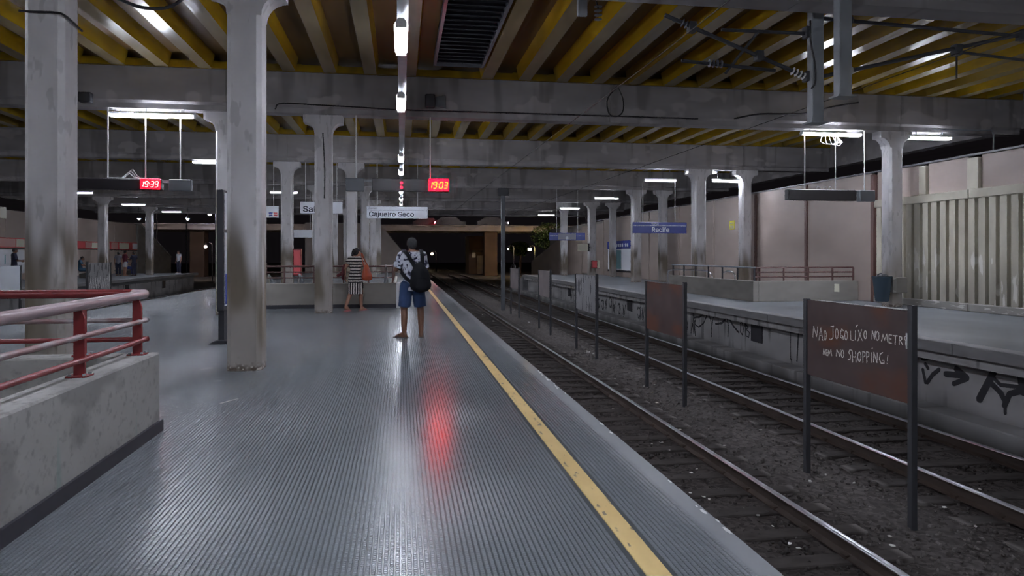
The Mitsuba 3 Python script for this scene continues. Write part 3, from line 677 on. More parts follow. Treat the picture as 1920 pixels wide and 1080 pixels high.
# litter on the trackbed
LIT = [(3.72, 32.34), (3.8, 29.14), (5.29, 19.43), (5.31, 19.1), (5.3, 19.77), (5.64, 16.93), (3.79, 9.91), (4.36, 10.59), (4.71, 15.15), (5.33, 14.34), (5.05, 14.2), (4.72, 12.57), (3.75, 12.17), (4.33, 17.86), (5.23, 19.44), (5.6, 34.89), (5.19, 28.45), (5.01, 25.37), (3.7, 10.26), (3.62, 9.85), (3.75, 9.49), (3.63, 8.45), (3.77, 8.6), (3.31, 7.73), (3.44, 7.51), (3.41, 7.6), (3.69, 7.18), (3.74, 6.97), (3.74, 6.67), (3.67, 6.24), (3.7, 6.13), (5.27, 8.12), (5.42, 7.78), (4.63, 9.6), (5.6, 10.36), (4.74, 6.25), (4.61, 6.04), (5.87, 6.87), (4.61, 7.69), (4.93, 7.92), (5.77, 6.34), (6.74, 7.34)]
ORDN = ['nearest', 'second', 'third', 'fourth', 'fifth', 'sixth', 'seventh', 'eighth', 'ninth', 'tenth', 'eleventh', 'twelfth', 'thirteenth', 'fourteenth', 'fifteenth']
zones, LITLAB = {}, [None] * len(LIT)
for i, (x, y) in enumerate(LIT):
    if x < 4.2: zn = 'inside the near track' + (', level with the handwritten board' if y < 8.4 else ', beyond the handwritten board' if y < 13 else ', far beyond the standing person')
    else:
        e = [6.4, 8.4, 12.2, 14.3, 18.0, 20.4, 26.1, 99]
        nm = ['on the gravel in front of the handwritten board', 'on the gravel at the foot of the handwritten board', 'on the gravel between the first and second boards', 'on the gravel at the second board', 'on the gravel between the second and third boards', 'on the gravel at the grey graffiti board', 'on the gravel at the fourth board', 'on the gravel near the farthest board']
        zn = nm[[q for q in range(8) if y < e[q]][0]]
    zones.setdefault(zn, []).append(i)
for zn, ids in zones.items():
    for r, i in enumerate(sorted(ids, key=lambda q: LIT[q][1])): LITLAB[i] = f'white scrap {zn}, {ORDN[r]} from the viewer' if len(ids) > 1 else f'crumpled white scrap {zn}'
for i, (x, y) in enumerate(LIT):
    b = trimesh.creation.icosphere(subdivisions=1)
    s = rng.uniform(0.012, 0.028) * (1 + 0.02 * y) * (1.6 if i in (0, 1, 2, 3, 4) else 1)
    b.vertices *= (np.array([1.0, rng.uniform(0.5, 0.9), rng.uniform(0.25, 0.5)]) * s) * nrg.uniform(0.65, 1.25, (len(b.vertices), 1))
    lab = LITLAB[i]
    z = GZ + 0.02
    solo('litter_scrap', moved(b, (x, y, z), rng.uniform(0, 3)), 'bsdf_paper', lab, 'litter', 'litter on the trackbed')

# ------------------------------------------------------------------ boards between the tracks
def HW_SPLIT(q):
    return 0.425
def board(x, ya, yb, zt, zb, m, label, post='bsdf_dark_steel', posts=True, short=None):
    k = thing('trackside_board', label, 'board', None)
    put('panel', box(x - 0.018, x + 0.014, ya + 0.035, yb - 0.035, zb, zt - 0.03, 0.004), m, k)
    for j, y in enumerate((ya, yb)):
        put('post', box(x - 0.034, x + 0.034, y - 0.034, y + 0.034, GZ - 0.08, zt + (0.03 if j == 0 else -0.02), 0.006), post, k)
    return k
b1 = board(5.13, 6.43, 8.31, 0.86, -0.12, 'bsdf_rusty', 'rust-brown board on two dark posts with white handwriting, nearest between the tracks')
for word, strokes in zip(('NAO', 'JOGO', 'LÍXO', 'NO', 'METRÔ', 'NEM', 'NO', 'SHOPPING!'), HANDWRITING):
    put('handwritten_word', strokes_x(strokes, 5.110, 0.003), 'bsdf_chalk', b1, label=f'white hand-painted word {word}')
put('pale_edge', cat(box(5.108, 5.146, 6.50, 7.15, 0.832, 0.842), box(5.108, 5.146, 7.3, 8.1, 0.832, 0.840)), 'bsdf_paint_white', b1)
put('sticker', box(5.105, 5.1115, 6.475, 6.495, 0.44, 0.60), 'bsdf_paint_white', b1)
board(5.13, 12.24, 14.25, 0.87, -0.15, 'bsdf_rusty', 'rust-stained brown board without writing, second from the viewer between the tracks')
b3 = board(5.13, 18.1, 20.3, 0.87, -0.18, 'bsdf_grey_board', 'pale grey board smeared with graffiti, third from the viewer between the tracks')
board(5.13, 23.95, 26.0, 0.87, -0.10, 'bsdf_mauve_board', 'plain mauve-grey board, fourth from the viewer between the tracks')
b5 = board(5.13, 30.55, 32.88, 0.82, -0.15, 'bsdf_mauve_board', 'small grey-mauve board, farthest in the line of boards between the tracks')
bl = board(-11.7, 28.72, 30.88, 1.12, 0.0, 'bsdf_grey_board', 'grey board with white graffiti scrawl, beyond the left platform edge beside the broad column')
gs = []
for k in range(9):
    y = 28.9 + k * 0.22
    gs.append(([(y, 0.08 + 0.3 * rng.random()), (y + 0.1, 0.45 + 0.2 * rng.random()), (y + 0.16, 0.1), (y + 0.25, 0.5 * rng.random() + 0.1)], 0.035))
m = strokes_x(gs, 0.0, 0.003); m.vertices[:, 0] = -11.6855 - m.vertices[:, 0] - 0.003; m.invert()
put('graffiti', m, 'bsdf_paint_white', bl, label='white scrawled tag')
board(-11.7, 21.6, 24.01, 1.10, 0.10, 'bsdf_white_board', 'blank white board at the left edge of the picture, a person standing behind it')

# ------------------------------------------------------------------ stairwell parapet in the left foreground, with red rails
pp = thing('stair_parapet', 'low grey concrete parapet wall around the stairwell in the left foreground', 'wall')
put('side_wall', box(-2.13, -1.89, Y0, 5.95, 0.0, 0.63, 0.012), 'bsdf_parapet', pp)
put('end_wall', box(-4.95, -2.131, 5.71, 5.95, 0.0, 0.63, 0.012), 'bsdf_parapet', pp)
put('far_side_wall', box(-4.95, -4.75, Y0, 5.709, 0.0, 0.63, 0.012), 'bsdf_parapet', pp)
put('baseboard', box(-1.889, -1.868, Y0, 5.97, 0.0, 0.095), 'bsdf_baseboard', pp, label='black rubber skirting')
put('baseboard', box(-4.97, -1.89, 5.951, 5.97, 0.0, 0.095), 'bsdf_baseboard', pp, label='black rubber skirting')
rl = thing('stair_rail', 'red tubular guard rail with a worn handrail standing on the stairwell parapet', 'railing')
def plate_post(x, y, axis):
    w, t = 0.033, 0.011
    pl = Polygon([(-w, 0.0), (w, 0.0), (w, 0.36), (w * 0.35, 0.415), (-w, 0.415)])
    m = extrude(pl, 2 * t); v = m.vertices.copy(); v[:, 2] -= t
    m.vertices = np.stack([v[:, 2], v[:, 0], v[:, 1]], 1) if axis == 'y' else np.stack([v[:, 0], v[:, 2], v[:, 1]], 1)
    if m.volume < 0: m.invert()
    return moved(m, (x, y, 0.638))
posts = [(-2.01, yy, 'x') for yy in (5.82, 4.83, 3.6, 2.4)] + [(xx, 5.83, 'y') for xx in (-2.40, -3.6, -4.8)]
for x, y, ax in posts:
    pk = put('post', plate_post(x, y, ax), 'bsdf_red_paint', rl)
    put('foot_plate', box(x - 0.06, x + 0.06, y - 0.06, y + 0.06, 0.63, 0.64), 'bsdf_red_paint', pk)
    for sx in (-1, 1):
        for sy in (-1, 1): put('bolt', lathe([(0, 0), (0.011, 0), (0.011, 0.014), (0, 0.016)], 8, (x + sx * 0.043, y + sy * 0.043, 0.638)), 'bsdf_galv', pk)
put('handrail', tube(arc_pts([(-2.0, -2.0, 1.065), (-2.0, 2.0, 1.07), (-2.0, 5.0, 1.085), (-2.0, 5.88, 1.09), (-2.04, 5.97, 1.092), (-2.11, 6.02, 1.092)], 5), 0.036, 10), 'bsdf_worn_rail', rl, smooth=True, label='worn purplish handrail')
put('end_rail', tube(arc_pts([(-2.1, 6.015, 1.092), (-2.25, 6.03, 1.092), (-3.5, 6.03, 1.09), (-4.9, 6.03, 1.09)], 5), 0.035, 10), 'bsdf_red_paint', rl, smooth=True)
for z in (0.735, 0.885):
    put('bar', tube(arc_pts([(-1.99, -2.0, z), (-1.99, 4.0, z), (-1.99, 5.85, z), (-2.03, 5.93, z), (-2.1, 5.945, z), (-3.5, 5.945, z), (-4.9, 5.945, z)], 5), 0.019, 8), 'bsdf_red_paint' if z < 0.8 else 'bsdf_worn_bar', rl, smooth=True)

# dark steel cabinet beyond the stairwell
cb = thing('steel_bench', 'dark blue-grey metal bench box seen through the red rails at the left edge', 'bench')
put('body', box(-8.3 + 1.2, -6.55, 11.9, 12.6, 0.05, 0.66, 0.01), 'bsdf_bin_blue', cb)
put('top', box(-8.35 + 1.2, -6.5, 11.85, 12.65, 0.66, 0.70, 0.008), 'bsdf_edge_slab', cb, label='pale top slab')
for x in (-7.05, -6.6):
    put('leg', box(x - 0.03, x + 0.03, 11.86, 11.9, 0.0, 0.66), 'bsdf_black_metal', cb)

# ------------------------------------------------------------------ information totem
tt = thing('information_totem', 'narrow black information totem with a white and blue face, behind the grimy nearest column', 'sign')
put('panel', box(-2.84, -2.735, 11.55, 12.40, 0.52, 2.42, 0.012), 'bsdf_black_metal', tt)
put('poster', box(-2.736, -2.728, 11.60, 12.36, 0.60, 1.75), 'bsdf_sign_white', tt, label='white poster face')
put('header', box(-2.736, -2.728, 11.60, 12.36, 1.80, 2.38), 'bsdf_sign_white', tt)
put('blue_field', box(-2.7285, -2.726, 11.62, 12.0, 0.62, 1.1), 'bsdf_sign_blue', tt)
put('leg', box(-2.83, -2.745, 11.62, 12.33, 0.0, 0.52), 'bsdf_black_metal', tt)
put('foot', hull([[x, y, z] for x, z in ((-2.98, 0), (-2.60, 0), (-2.87, 0.06), (-2.70, 0.06)) for y in (11.56, 12.39)]), 'bsdf_black_metal', tt)
put('side_trim', box(-2.850, -2.841, 11.545, 11.56, 0.52, 2.42), 'bsdf_sign_cream', tt)

# ------------------------------------------------------------------ stair guard behind the man
sg = thing('stair_guard', 'low grey-brown guard wall with dark rails around the stairs behind the woman', 'wall')
put('front_wall', box(-4.6, -0.12, 18.95, 19.15, 0.0, 0.66, 0.012), 'bsdf_guard_wall', sg)
put('side_wall', box(-0.30, -0.12, 19.151, 25.0, 0.0, 0.66, 0.012), 'bsdf_guard_wall', sg)
put('side_wall', box(-4.6, -4.42, 19.151, 25.0, 0.0, 0.66, 0.012), 'bsdf_guard_wall', sg)
put('corner_trim', box(-0.125, -0.02, 18.70, 18.96, 0.0, 0.66, 0.01), 'bsdf_white_metal', sg, label='pale corner pier')
put('skirting', box(-4.6, -0.13, 18.93, 18.951, 0.0, 0.10), 'bsdf_baseboard', sg)
for z in (0.80, 0.95, 1.10):
    put('rail', tube([(-4.5, 19.05, z), (-0.22, 19.05, z)], 0.026 if z > 1 else 0.016, 8), 'bsdf_brown_rail', sg)
    put('rail', tube([(-4.5, 19.05, z), (-4.5, 24.8, z)], 0.026 if z > 1 else 0.016, 8), 'bsdf_brown_rail', sg)
    put('rail', tube([(-0.22, 19.05, z), (-0.22, 24.8, z)], 0.026 if z > 1 else 0.016, 8), 'bsdf_brown_rail', sg)
for x in (-4.5, -3.75, -3.0, -2.25, -1.5, -0.85, -0.22):
    put('post', box(x - 0.02, x + 0.02, 19.03, 19.07, 0.66, 1.10), 'bsdf_brown_rail', sg)
for y in (20.5, 22.0, 23.5, 24.8):
    for x in (-4.5, -0.22):
        put('post', box(x - 0.02, x + 0.02, y - 0.02, y + 0.02, 0.66, 1.10), 'bsdf_brown_rail', sg)
put('handrail', tube(arc_pts([(-0.42, 18.93, 0.66), (-0.40, 18.92, 0.95), (-0.40, 19.2, 1.10), (-0.40, 20.2, 0.95), (-0.40, 22.5, -0.3)], 5), 0.028, 8), 'bsdf_chrome', sg, smooth=True, label='shiny metal handrail going down the stairs')
for x0 in (-4.1, -3.5, -2.7):
    put('handrail', tube(arc_pts([(x0, 19.4, 0.64), (x0, 19.45, 0.80), (x0, 19.7, 0.86), (x0, 20.6, 0.5), (x0, 22, -0.3)], 4), 0.026, 8), 'bsdf_chrome', sg, smooth=True)

# stair guard on the platform across the tracks
sf = thing('stair_guard', 'grey guard wall with black and brown rails around the stairs on the platform across', 'wall')
put('side_wall', box(10.36, 10.54, 19.6, 26.3, 0.0, 0.62, 0.012), 'bsdf_guard_wall', sf)
put('front_wall', box(10.541, 13.8, 19.6, 19.78, 0.0, 0.62, 0.012), 'bsdf_guard_wall', sf)
put('notice', box(13.0, 13.16, 19.592, 19.6, 0.28, 0.52), 'bsdf_sign_cream', sf, label='small yellowish notice')
for z in (0.74, 0.88, 1.02):
    put('rail', tube([(10.45, 19.7, z), (13.7, 19.7, z)], 0.022, 8), 'bsdf_brown_rail', sf)
for x in (10.62, 11.4, 12.2, 13.0, 13.7):
    put('post', box(x - 0.02, x + 0.02, 19.68, 19.72, 0.62, 1.02), 'bsdf_brown_rail', sf)
put('top_rail', tube([(10.45, 19.66, 1.02), (10.45, 26.2, 1.02)], 0.026, 8), 'bsdf_galv', sf)
for k in range(7):
    y = 19.7 + k * 1.06
    put('post', box(10.43, 10.47, y - 0.02, y + 0.02, 0.62, 1.02), 'bsdf_black_metal', sf)
put('handrail', tube(arc_pts([(10.42, 26.5, 0.30), (10.42, 26.55, 0.60), (10.42, 26.3, 0.80), (10.60, 25.2, 0.84), (10.75, 23.8, 0.83), (10.75, 23.3, 0.70), (10.75, 23.2, 0.5)], 5), 0.028, 8), 'bsdf_chrome', sf, smooth=True, label='curved shiny stair handrail')
put('handrail', tube(arc_pts([(10.75, 22.4, 0.80), (10.75, 22.0, 0.86), (10.75, 21.6, 0.80), (10.75, 21.5, 0.58)], 5), 0.028, 8), 'bsdf_chrome', sf, smooth=True, label='curved shiny stair handrail')

# ------------------------------------------------------------------ lamps
def tube_lamp(x, y, z, axis, label, group=None, two=True, top=4.74, drop=True, length=1.2, tilt=0.0):
    k = thing('fluorescent_lamp', label, 'lamp', group)
    L = length / 2
    def o(m):
        if axis == 'y': m.apply_transform(trimesh.transformations.rotation_matrix(math.pi / 2, [0, 0, 1]))
        if tilt: m.apply_transform(trimesh.transformations.rotation_matrix(tilt, [0, 0, 1]))
        m.apply_translation([x, y, z]); return m
    hs = hull([[a, b, c] for a in (-L - 0.04, L + 0.04) for b, c in ((-0.075, 0.03), (0.075, 0.03), (-0.035, 0.085), (0.035, 0.085))])
    put('housing', o(hs), 'bsdf_white_metal', k)
    # clear-white wraparound diffuser with rounded ends
    prof = [(0.088 * math.cos(a), 0.028 - 0.075 * math.sin(a)) for a in np.linspace(0, math.pi, 9)]
    dif = hull([[sx * (L - 0.05), b, c] for sx in (-1, 1) for b, c in prof] + [[sx * (L + 0.025), b * 0.72, 0.028 + (c - 0.028) * 0.72] for sx in (-1, 1) for b, c in prof])
    put('diffuser', o(dif), 'bsdf_emit_black', k, smooth=35, emit=[TUBE * (1.0 if two else 0.8) * c for c in TUBE_RGB])
    for sx in (-1, 1):
        put('end_cap', o(box(sx * (L + 0.034) - 0.008, sx * (L + 0.034) + 0.008, -0.07, 0.07, -0.03, 0.032)), 'bsdf_white_metal', k)
    if drop and top > z + 0.1:
        for sx in (-0.4, 0.4):
            put('hanger', o(tube([(sx, 0, 0.08), (sx, 0, top - z)], 0.008, 6)), 'bsdf_galv', k)
    return k
# the row along the cable tray over the platform edge
tr = thing('cable_tray', 'long dark cable tray running along the platform just above the row of end-on lamps', 'cable tray')
put('channel', cat(box(-0.05, 0.09, Y0, 58, 4.40, 4.412), box(-0.05, -0.042, Y0, 58, 4.40, 4.46), box(0.082, 0.09, Y0, 58, 4.40, 4.46)), 'bsdf_galv', tr)
for y in ROWS[1:7]:
    put('hanger', cat(tube([(-0.03, y, 4.41), (-0.03, y, 4.745)], 0.008, 6), tube([(0.07, y, 4.41), (0.07, y, 4.745)], 0.008, 6)), 'bsdf_galv', tr)
NTH = ['first', 'second', 'third', 'fourth', 'fifth', 'sixth', 'seventh', 'eighth', 'ninth', 'tenth']
for i, y in enumerate([9.43, 13.4, 21.0, 24.6, 32.2, 36.4, 40.0, 46.5, 50.2]):
    tube_lamp(0.0, y, 4.24, 'y', f'fluorescent lamp seen end-on under the cable tray, {NTH[i]} from the viewer along the platform', 'lamps in line under the cable tray', top=4.399)
tube_lamp(0.0, 4.6, 4.24, 'y', 'fluorescent lamp under the cable tray, out of view behind the first visible one', None, top=4.399)
tube_lamp(0.0, 0.6, 4.24, 'y', 'fluorescent lamp under the cable tray above the viewer', None, top=4.399)
# lamps fixed across the tracks under the beams
cross = [(-5.95, 17.36, 4.60, 'lit fluorescent lamp on the beam above the red clock reading 19:39'),
         (-5.30, 17.05, 4.56, None),
         (11.0, 17.05, 4.58, 'bright fluorescent lamp above the blank display across the tracks, left of the pair'),
         (11.65, 17.36, 4.63, 'fluorescent lamp above the blank display across the tracks, right of the pair'),
         (14.2, 17.15, 4.57, 'fluorescent lamp at the far right above the ribbed cream wall'),
         (-6.6, 26.2, 4.66, 'fluorescent lamp partly hidden by the column behind the grimy nearest column'),
         (9.97, 26.2, 4.30, 'fluorescent lamp directly above the nearer blue sign on the platform across'),
         (11.65, 26.2, 4.64, 'fluorescent lamp on top of the free-standing column at the stair rails'),
         (12.75, 26.2, 4.32, 'fluorescent lamp touching the wall-side column beside the yellow notice'),
         (10.4, 34.95, 4.30, 'fluorescent lamp across the tracks over the blue route map'),
         (10.6, 43.7, 4.36, 'fluorescent lamp across the tracks above the far blue sign'),
         (10.9, 52.5, 4.42, 'farthest fluorescent lamp across the tracks at the roof end'),
         (-14.6, 34.95, 4.24, 'fluorescent lamp at the far left just right of the broad column'),
         (-15.3, 43.7, 4.31, 'fluorescent lamp over the far left platform above the seated person in blue'),
         (-15.9, 52.5, 4.42, 'fluorescent lamp over the far left platform, farthest one seen lengthwise'),
         (-5.9, 34.95, 4.38, 'small distant lamp between the columns, left of a pair above the white sign'),
         (-5.15, 34.95, 4.38, 'small distant lamp between the columns, right of a pair beside the white sign')]
for x, y, z, lab in cross:
    if lab is None: lab = 'lit fluorescent lamp above the red clock reading 19:39, front right one of the pair'
    short = 0.45 if y == 34.95 and -7 < x < -5 else 1.2
    tube_lamp(x, y, z, 'x', lab, None, two=(y < 20), length=short)
# the same lamps behind the viewer
for x in (-2.6, 0.9):
    tube_lamp(x, -1.6, 4.24, 'x', f'fluorescent lamp behind the viewer over the ribbed platform, {"left" if x < 0 else "right"} one', top=5.7)
for x in (-5.6, 13.2):
    tube_lamp(x, 8.60 if x < 0 else 9.3, 4.58 if x < 0 else 4.3, 'x', f'fluorescent lamp on the nearest beam, out of view {"left" if x < 0 else "right"}')
    tube_lamp(min(x, 11.3), 0.0, 4.58, 'x', f'fluorescent lamp on the beam behind the viewer, {"left" if x < 0 else "right"}')
tube_lamp(-17.5, 26.2, 4.4, 'x', 'fluorescent lamp over the near part of the left platform, out of view')
tube_lamp(-18.5, 17.35, 4.4, 'x', 'fluorescent lamp over the nearest part of the left platform, out of view')
# flood lamps at the far left
for x, y, lab in ((-18.0, 52.4, 'small round lamp beside the farther left column'), (-14.8, 52.4, 'small round lamp under the roof end at the left')):
    k = thing('flood_lamp', lab, 'lamp')
    put('shade', lathe([(0, 0.16), (0.10, 0.14), (0.16, 0.0), (0.15, 0.0), (0.0, 0.12)], 12, (x, y, 3.95)), 'bsdf_dark_steel', k)
    put('bulb', moved(trimesh.creation.icosphere(subdivisions=2, radius=0.10), (x, y, 3.93)), 'bsdf_emit_black', k, emit=[14, 15, 18])
    put('rod', tube([(x, y, 4.1), (x, y, 4.76)], 0.015, 6), 'bsdf_dark_steel', k)

# ------------------------------------------------------------------ displays with clocks
SEG = {'0': 'abcdef', '1': 'bc', '3': 'abcdg', '9': 'abcdfg'}
def clock_digits(text, x, z, h, y):
    w = h * 0.5; t = h * 0.13; out = []; cx = x
    def seg(x0, z0, x1, z1):
        d = np.array([x1 - x0, z1 - z0]); L = np.linalg.norm(d); d /= L; nn = np.array([-d[1], d[0]]) * t / 2; e = d * t / 2
        a, b = np.array([x0, z0]) + e * 0.4, np.array([x1, z1]) - e * 0.4
        return Polygon([a, a + nn + e * .6, b + nn - e * .6, b, b - nn - e * .6, a - nn + e * .6])
    for ch in text:
        if ch == ':':
            for zz in (0.3, 0.7): out.append(sbox(cx - t / 2, zz * h - t / 2, cx + t / 2, zz * h + t / 2))
            cx += w * 0.45; continue
        S = {'a': (0, h, w, h), 'b': (w, h, w, h / 2), 'c': (w, h / 2, w, 0), 'd': (0, 0, w, 0), 'e': (0, h / 2, 0, 0), 'f': (0, h, 0, h / 2), 'g': (0, h / 2, w, h / 2)}
        for s in SEG[ch]:
            a, b, c, d = S[s]; out.append(seg(cx + a, b, cx + c, d))
        cx += w * 1.5
    shp = unary_union(out)
    from shapely import affinity
    shp = affinity.affine_transform(shp, [1, 0.16, 0, 1, 0, 0])
    m = along_y(shp, y - 0.003, y); m.apply_translation([0, 0, z]); return m
def display(x0, x1, z0, z1, y, label, clock=None, boxr=None, rods=(), drop=4.745, dig=(1.8, 0.22, 0.012), face=(3.4, 0.001, 0.014)):
    k = thing('hanging_display', label, 'display')
    put('case', box(x0, x1, y - 0.09, y + 0.09, z0, z1, 0.01), 'bsdf_led_case', k)
    put('screen', box(x0 + 0.03, x1 - 0.03, y - 0.096, y - 0.089, z0 + 0.035, z1 - 0.035), 'bsdf_led_case', k)
    if boxr:
        put('end_box', box(boxr[0], boxr[1], y - 0.08, y + 0.08, z0 - 0.01, z1, 0.012), 'bsdf_led_grey', k)
        put('bracket', box(min(boxr[1], x1) - 0.01, max(boxr[0], x0) + 0.01, y - 0.03, y + 0.03, z1 - 0.08, z1 - 0.02), 'bsdf_galv', k)
    if clock:
        text, ca, cb = clock
        c = put('clock', box(ca, cb, y - 0.125, y - 0.097, z0 + 0.012, z1 + 0.008, 0.008), 'bsdf_emit_black', k, label=f'glowing red clock reading {text}', emit=face)
        h = (z1 - z0) * 0.50; W = h * 0.5 * (4 + 3 * 0.5 + 0.45 + 0.45)
        put('digits', clock_digits(text, (ca + cb) / 2 - h * 1.68, z0 + (z1 - z0) * 0.26, h, y - 0.1255), 'bsdf_emit_black', c, emit=dig)
    for x in rods:
        put('rod', tube([(x, y, z1 - 0.005), (x, y, drop)], 0.016, 8), 'bsdf_white_metal', k)
    return k
dl = display(-7.23, -5.40, 2.88, 3.13, 17.2, 'hanging display box with a red clock reading 19:39', ('19:39', -5.85, -5.42), (-5.25, -4.77), (-6.57, -5.77, -5.02), dig=(1.0, 0.34, 0.30), face=(0.9, 0.001, 0.008))
for i in range(3):
    pts = [(-6.57 + 0.8 * t, 17.19 - 0.02 * i, 3.15 + (0.12 + 0.04 * i) * math.exp(-((t - 0.55 - 0.06 * i) / 0.11) ** 2)) for t in np.linspace(0, 1, 17)]
    put('wire', tube(pts, 0.009, 5), 'bsdf_white_metal', dl)
dm = display(-0.68, 1.15, 2.93, 3.23, 17.2, 'hanging display box with a red clock reading 19:03 above the standing man', ('19:03', 0.66, 1.14), (-1.30, -0.87), (-1.06, 0.70))
put('indicator', cat(*[moved(trimesh.creation.icosphere(subdivisions=2, radius=0.035), (0.01, 17.10, z)) for z in (3.13, 3.02)]), 'bsdf_emit_black', dm, emit=(1.2, 0.01, 0.03), label='pair of red indicator lights')
dr_ = display(10.03, 12.0, 2.84, 3.13, 17.2, 'blank dark hanging display box on the platform across the tracks', None, (12.11, 12.56), (10.55, 11.44, 12.29))
for i in range(4):
    pts = arc_pts([(11.0 + 0.1 * i, 17.12, 4.55), (10.95 + 0.16 * i, 17.08, 4.38 - 0.03 * i), (11.2 + 0.12 * i, 17.1, 4.32 + 0.02 * i), (11.45 + 0.05 * i, 17.14, 4.40), (11.5, 17.2, 4.55)], 5)
    put('wire', tube(pts, 0.008, 5), 'bsdf_white_metal', dr_)
for xx in (10.95, 11.15, 11.3):
    put('wire', tube(arc_pts([(xx - 0.06, 17.2, 3.12), (xx - 0.03, 17.2, 3.22), (xx + 0.03, 17.2, 3.2), (xx + 0.06, 17.2, 3.12)], 4), 0.009, 5), 'bsdf_white_metal', dr_)

# ------------------------------------------------------------------ hanging signs
def sign(x0, x1, z0, z1, y, m, label, rods, top=4.745):
    k = thing('hanging_sign', label, 'sign')
    put('panel', box(x0, x1, y - 0.03, y + 0.03, z0, z1, 0.006), m, k)
    for x in rods: put('rod', tube([(x, y, z1 - 0.01), (x, y, top)], 0.014, 8), 'bsdf_white_metal', k)
    return k
s1 = sign(-1.24, 0.97, 2.74, 3.17, 26.2, 'bsdf_sign_white', 'white hanging sign reading Cajueiro Seco', (-0.86, 0.6))
put('lettering', text_y('Cajueiro Seco', 0.165, -1.17, 26.169, 2.815, 0.004, True, 1.64), 'bsdf_letter_dark', s1)
put('lettering', text_y('Destino', 0.062, -1.17, 26.169, 3.075, 0.003), 'bsdf_letter_grey', s1)
put('line', box(-1.22, 0.95, 26.166, 26.17, 3.030, 3.042), 'bsdf_letter_grey', s1)
s2 = sign(-3.59, -2.10, 2.88, 3.33, 26.2, 'bsdf_sign_white', 'white hanging sign reading Saída, half hidden by the column left of the woman', (-3.4, -2.3))
put('lettering', text_y('Saída', 0.19, -3.50, 26.169, 2.96, 0.004, True, 0.80), 'bsdf_letter_dark', s2)
put('border', cat(box(-3.59, -2.10, 26.164, 26.17, 3.315, 3.33), box(-3.59, -2.10, 26.164, 26.17, 2.88, 2.895), box(-3.59, -3.575, 26.164, 26.17, 2.895, 3.315)), 'bsdf_letter_dark', s2)
s3 = sign(-5.30, -4.33, 2.73, 3.14, 26.2, 'bsdf_sign_white', 'white hanging sign with a small blue and a small red square beside the nearest column', (-5.1, -4.5))
for xx, mm in ((-4.66, 'bsdf_sign_blue'), (-4.50, 'bsdf_sign_red')):
    put('square', cat(box(xx, xx + 0.13, 26.166, 26.17, 2.78, 2.84), box(xx, xx + 0.13, 26.166, 26.17, 2.86, 2.92)), mm, s3)
s4 = sign(8.86, 11.05, 2.24, 2.67, 26.2, 'bsdf_sign_blue', 'blue hanging sign reading Recife on the platform across', (9.27, 10.58), top=4.252)
put('lettering', text_y('Recife', 0.17, 9.60, 26.169, 2.30, 0.004, True, 0.74), 'bsdf_sign_white', s4)
put('lettering', text_y('Destino', 0.06, 9.60, 26.169, 2.585, 0.003), 'bsdf_sign_white', s4)
put('line', cat(box(8.88, 9.56, 26.166, 26.17, 2.525, 2.545), box(9.56, 11.03, 26.166, 26.17, 2.525, 2.545)), 'bsdf_sign_white', s4)
s5 = sign(7.42, 9.28, 2.14, 2.52, 34.95, 'bsdf_sign_blue', 'blue hanging sign with a pale middle and a white disc, farther along the platform across', (7.8, 8.9))
put('pale_field', box(7.88, 8.80, 34.914, 34.92, 2.18, 2.50), 'bsdf_letter_grey', s5)
put('disc', moved(along_y(Polygon([(0.08 * math.cos(t), 0.08 * math.sin(t)) for t in np.linspace(0, 6.28, 20)]), 34.908, 34.914), (8.33, 0, 2.26)), 'bsdf_sign_white', s5)
put('line', cat(box(7.44, 7.87, 34.914, 34.92, 2.36, 2.38), box(8.81, 9.26, 34.914, 34.92, 2.36, 2.38)), 'bsdf_sign_white', s5)

# wall-mounted things on the right
rm = thing('route_map', 'white route map under a blue header on the right-hand wall', 'map')
put('panel', box(13.90, 13.949, 41.5, 46.3, 0.42, 1.78, 0.01), 'bsdf_sign_white', rm)
put('header', box(13.88, 13.949, 41.4, 46.4, 1.79, 2.30, 0.01), 'bsdf_sign_blue', rm)
put('band', box(13.893, 13.9, 43.4, 44.4, 0.5, 1.7), 'bsdf_teal', rm)
put('lettering', cat(*[box(13.872, 13.88, y, y + 0.25, 1.92, 2.12) for y in (41.9, 42.3, 42.9, 43.3, 43.7, 44.1, 44.9, 45.3, 45.6)]), 'bsdf_sign_white', rm)
put('frame', box(13.905, 13.949, 41.4, 46.4, 0.30, 0.415), 'bsdf_black_metal', rm)
k = thing('wall_notice', 'yellow notice sheet on the right-hand wall between two columns', 'notice')
put('sheet', box(13.93, 13.949, 27.95, 28.42, 2.48, 2.86), 'bsdf_sign_yellow', k)
put('print', cat(*[box(13.926, 13.9302, 28.02, 28.35, z, z + 0.025) for z in (2.54, 2.6, 2.66, 2.74)]), 'bsdf_letter_grey', k)
k = thing('wall_notice', 'small white framed board under the far blue sign', 'notice')
put('sheet', box(11.9 - 0.85, 11.72, 43.42, 43.44, 1.66, 2.10), 'bsdf_sign_cream', k)
put('frame', box(11.72, 11.82, 43.40, 43.45, 1.62, 2.14), 'bsdf_black_metal', k)
put('strap', box(11.05, 11.9, 43.45, 43.475, 1.85, 1.92), 'bsdf_black_metal', k)
k = thing('hose_box', 'red fire hose box hung on the third free-standing column across the tracks', 'hose box')
put('cabinet', box(11.95, 12.30, 43.28, 43.465, 0.55, 1.05, 0.01), 'bsdf_red_paint', k)
put('door', box(11.98, 12.27, 43.27, 43.281, 0.60, 1.0, 0.003), 'bsdf_sign_red', k)
k = thing('notice_plate', 'small white plate beside the red hose box', 'notice')
put('plate', box(12.32, 12.50, 43.40, 43.44, 0.58, 1.05), 'bsdf_sign_cream', k)
put('stay', box(12.302, 12.45, 43.44, 43.475, 0.80, 0.86), 'bsdf_galv', k)
k = thing('bin', 'dark blue-grey litter bin hung on the wall-side column across the tracks', 'bin')
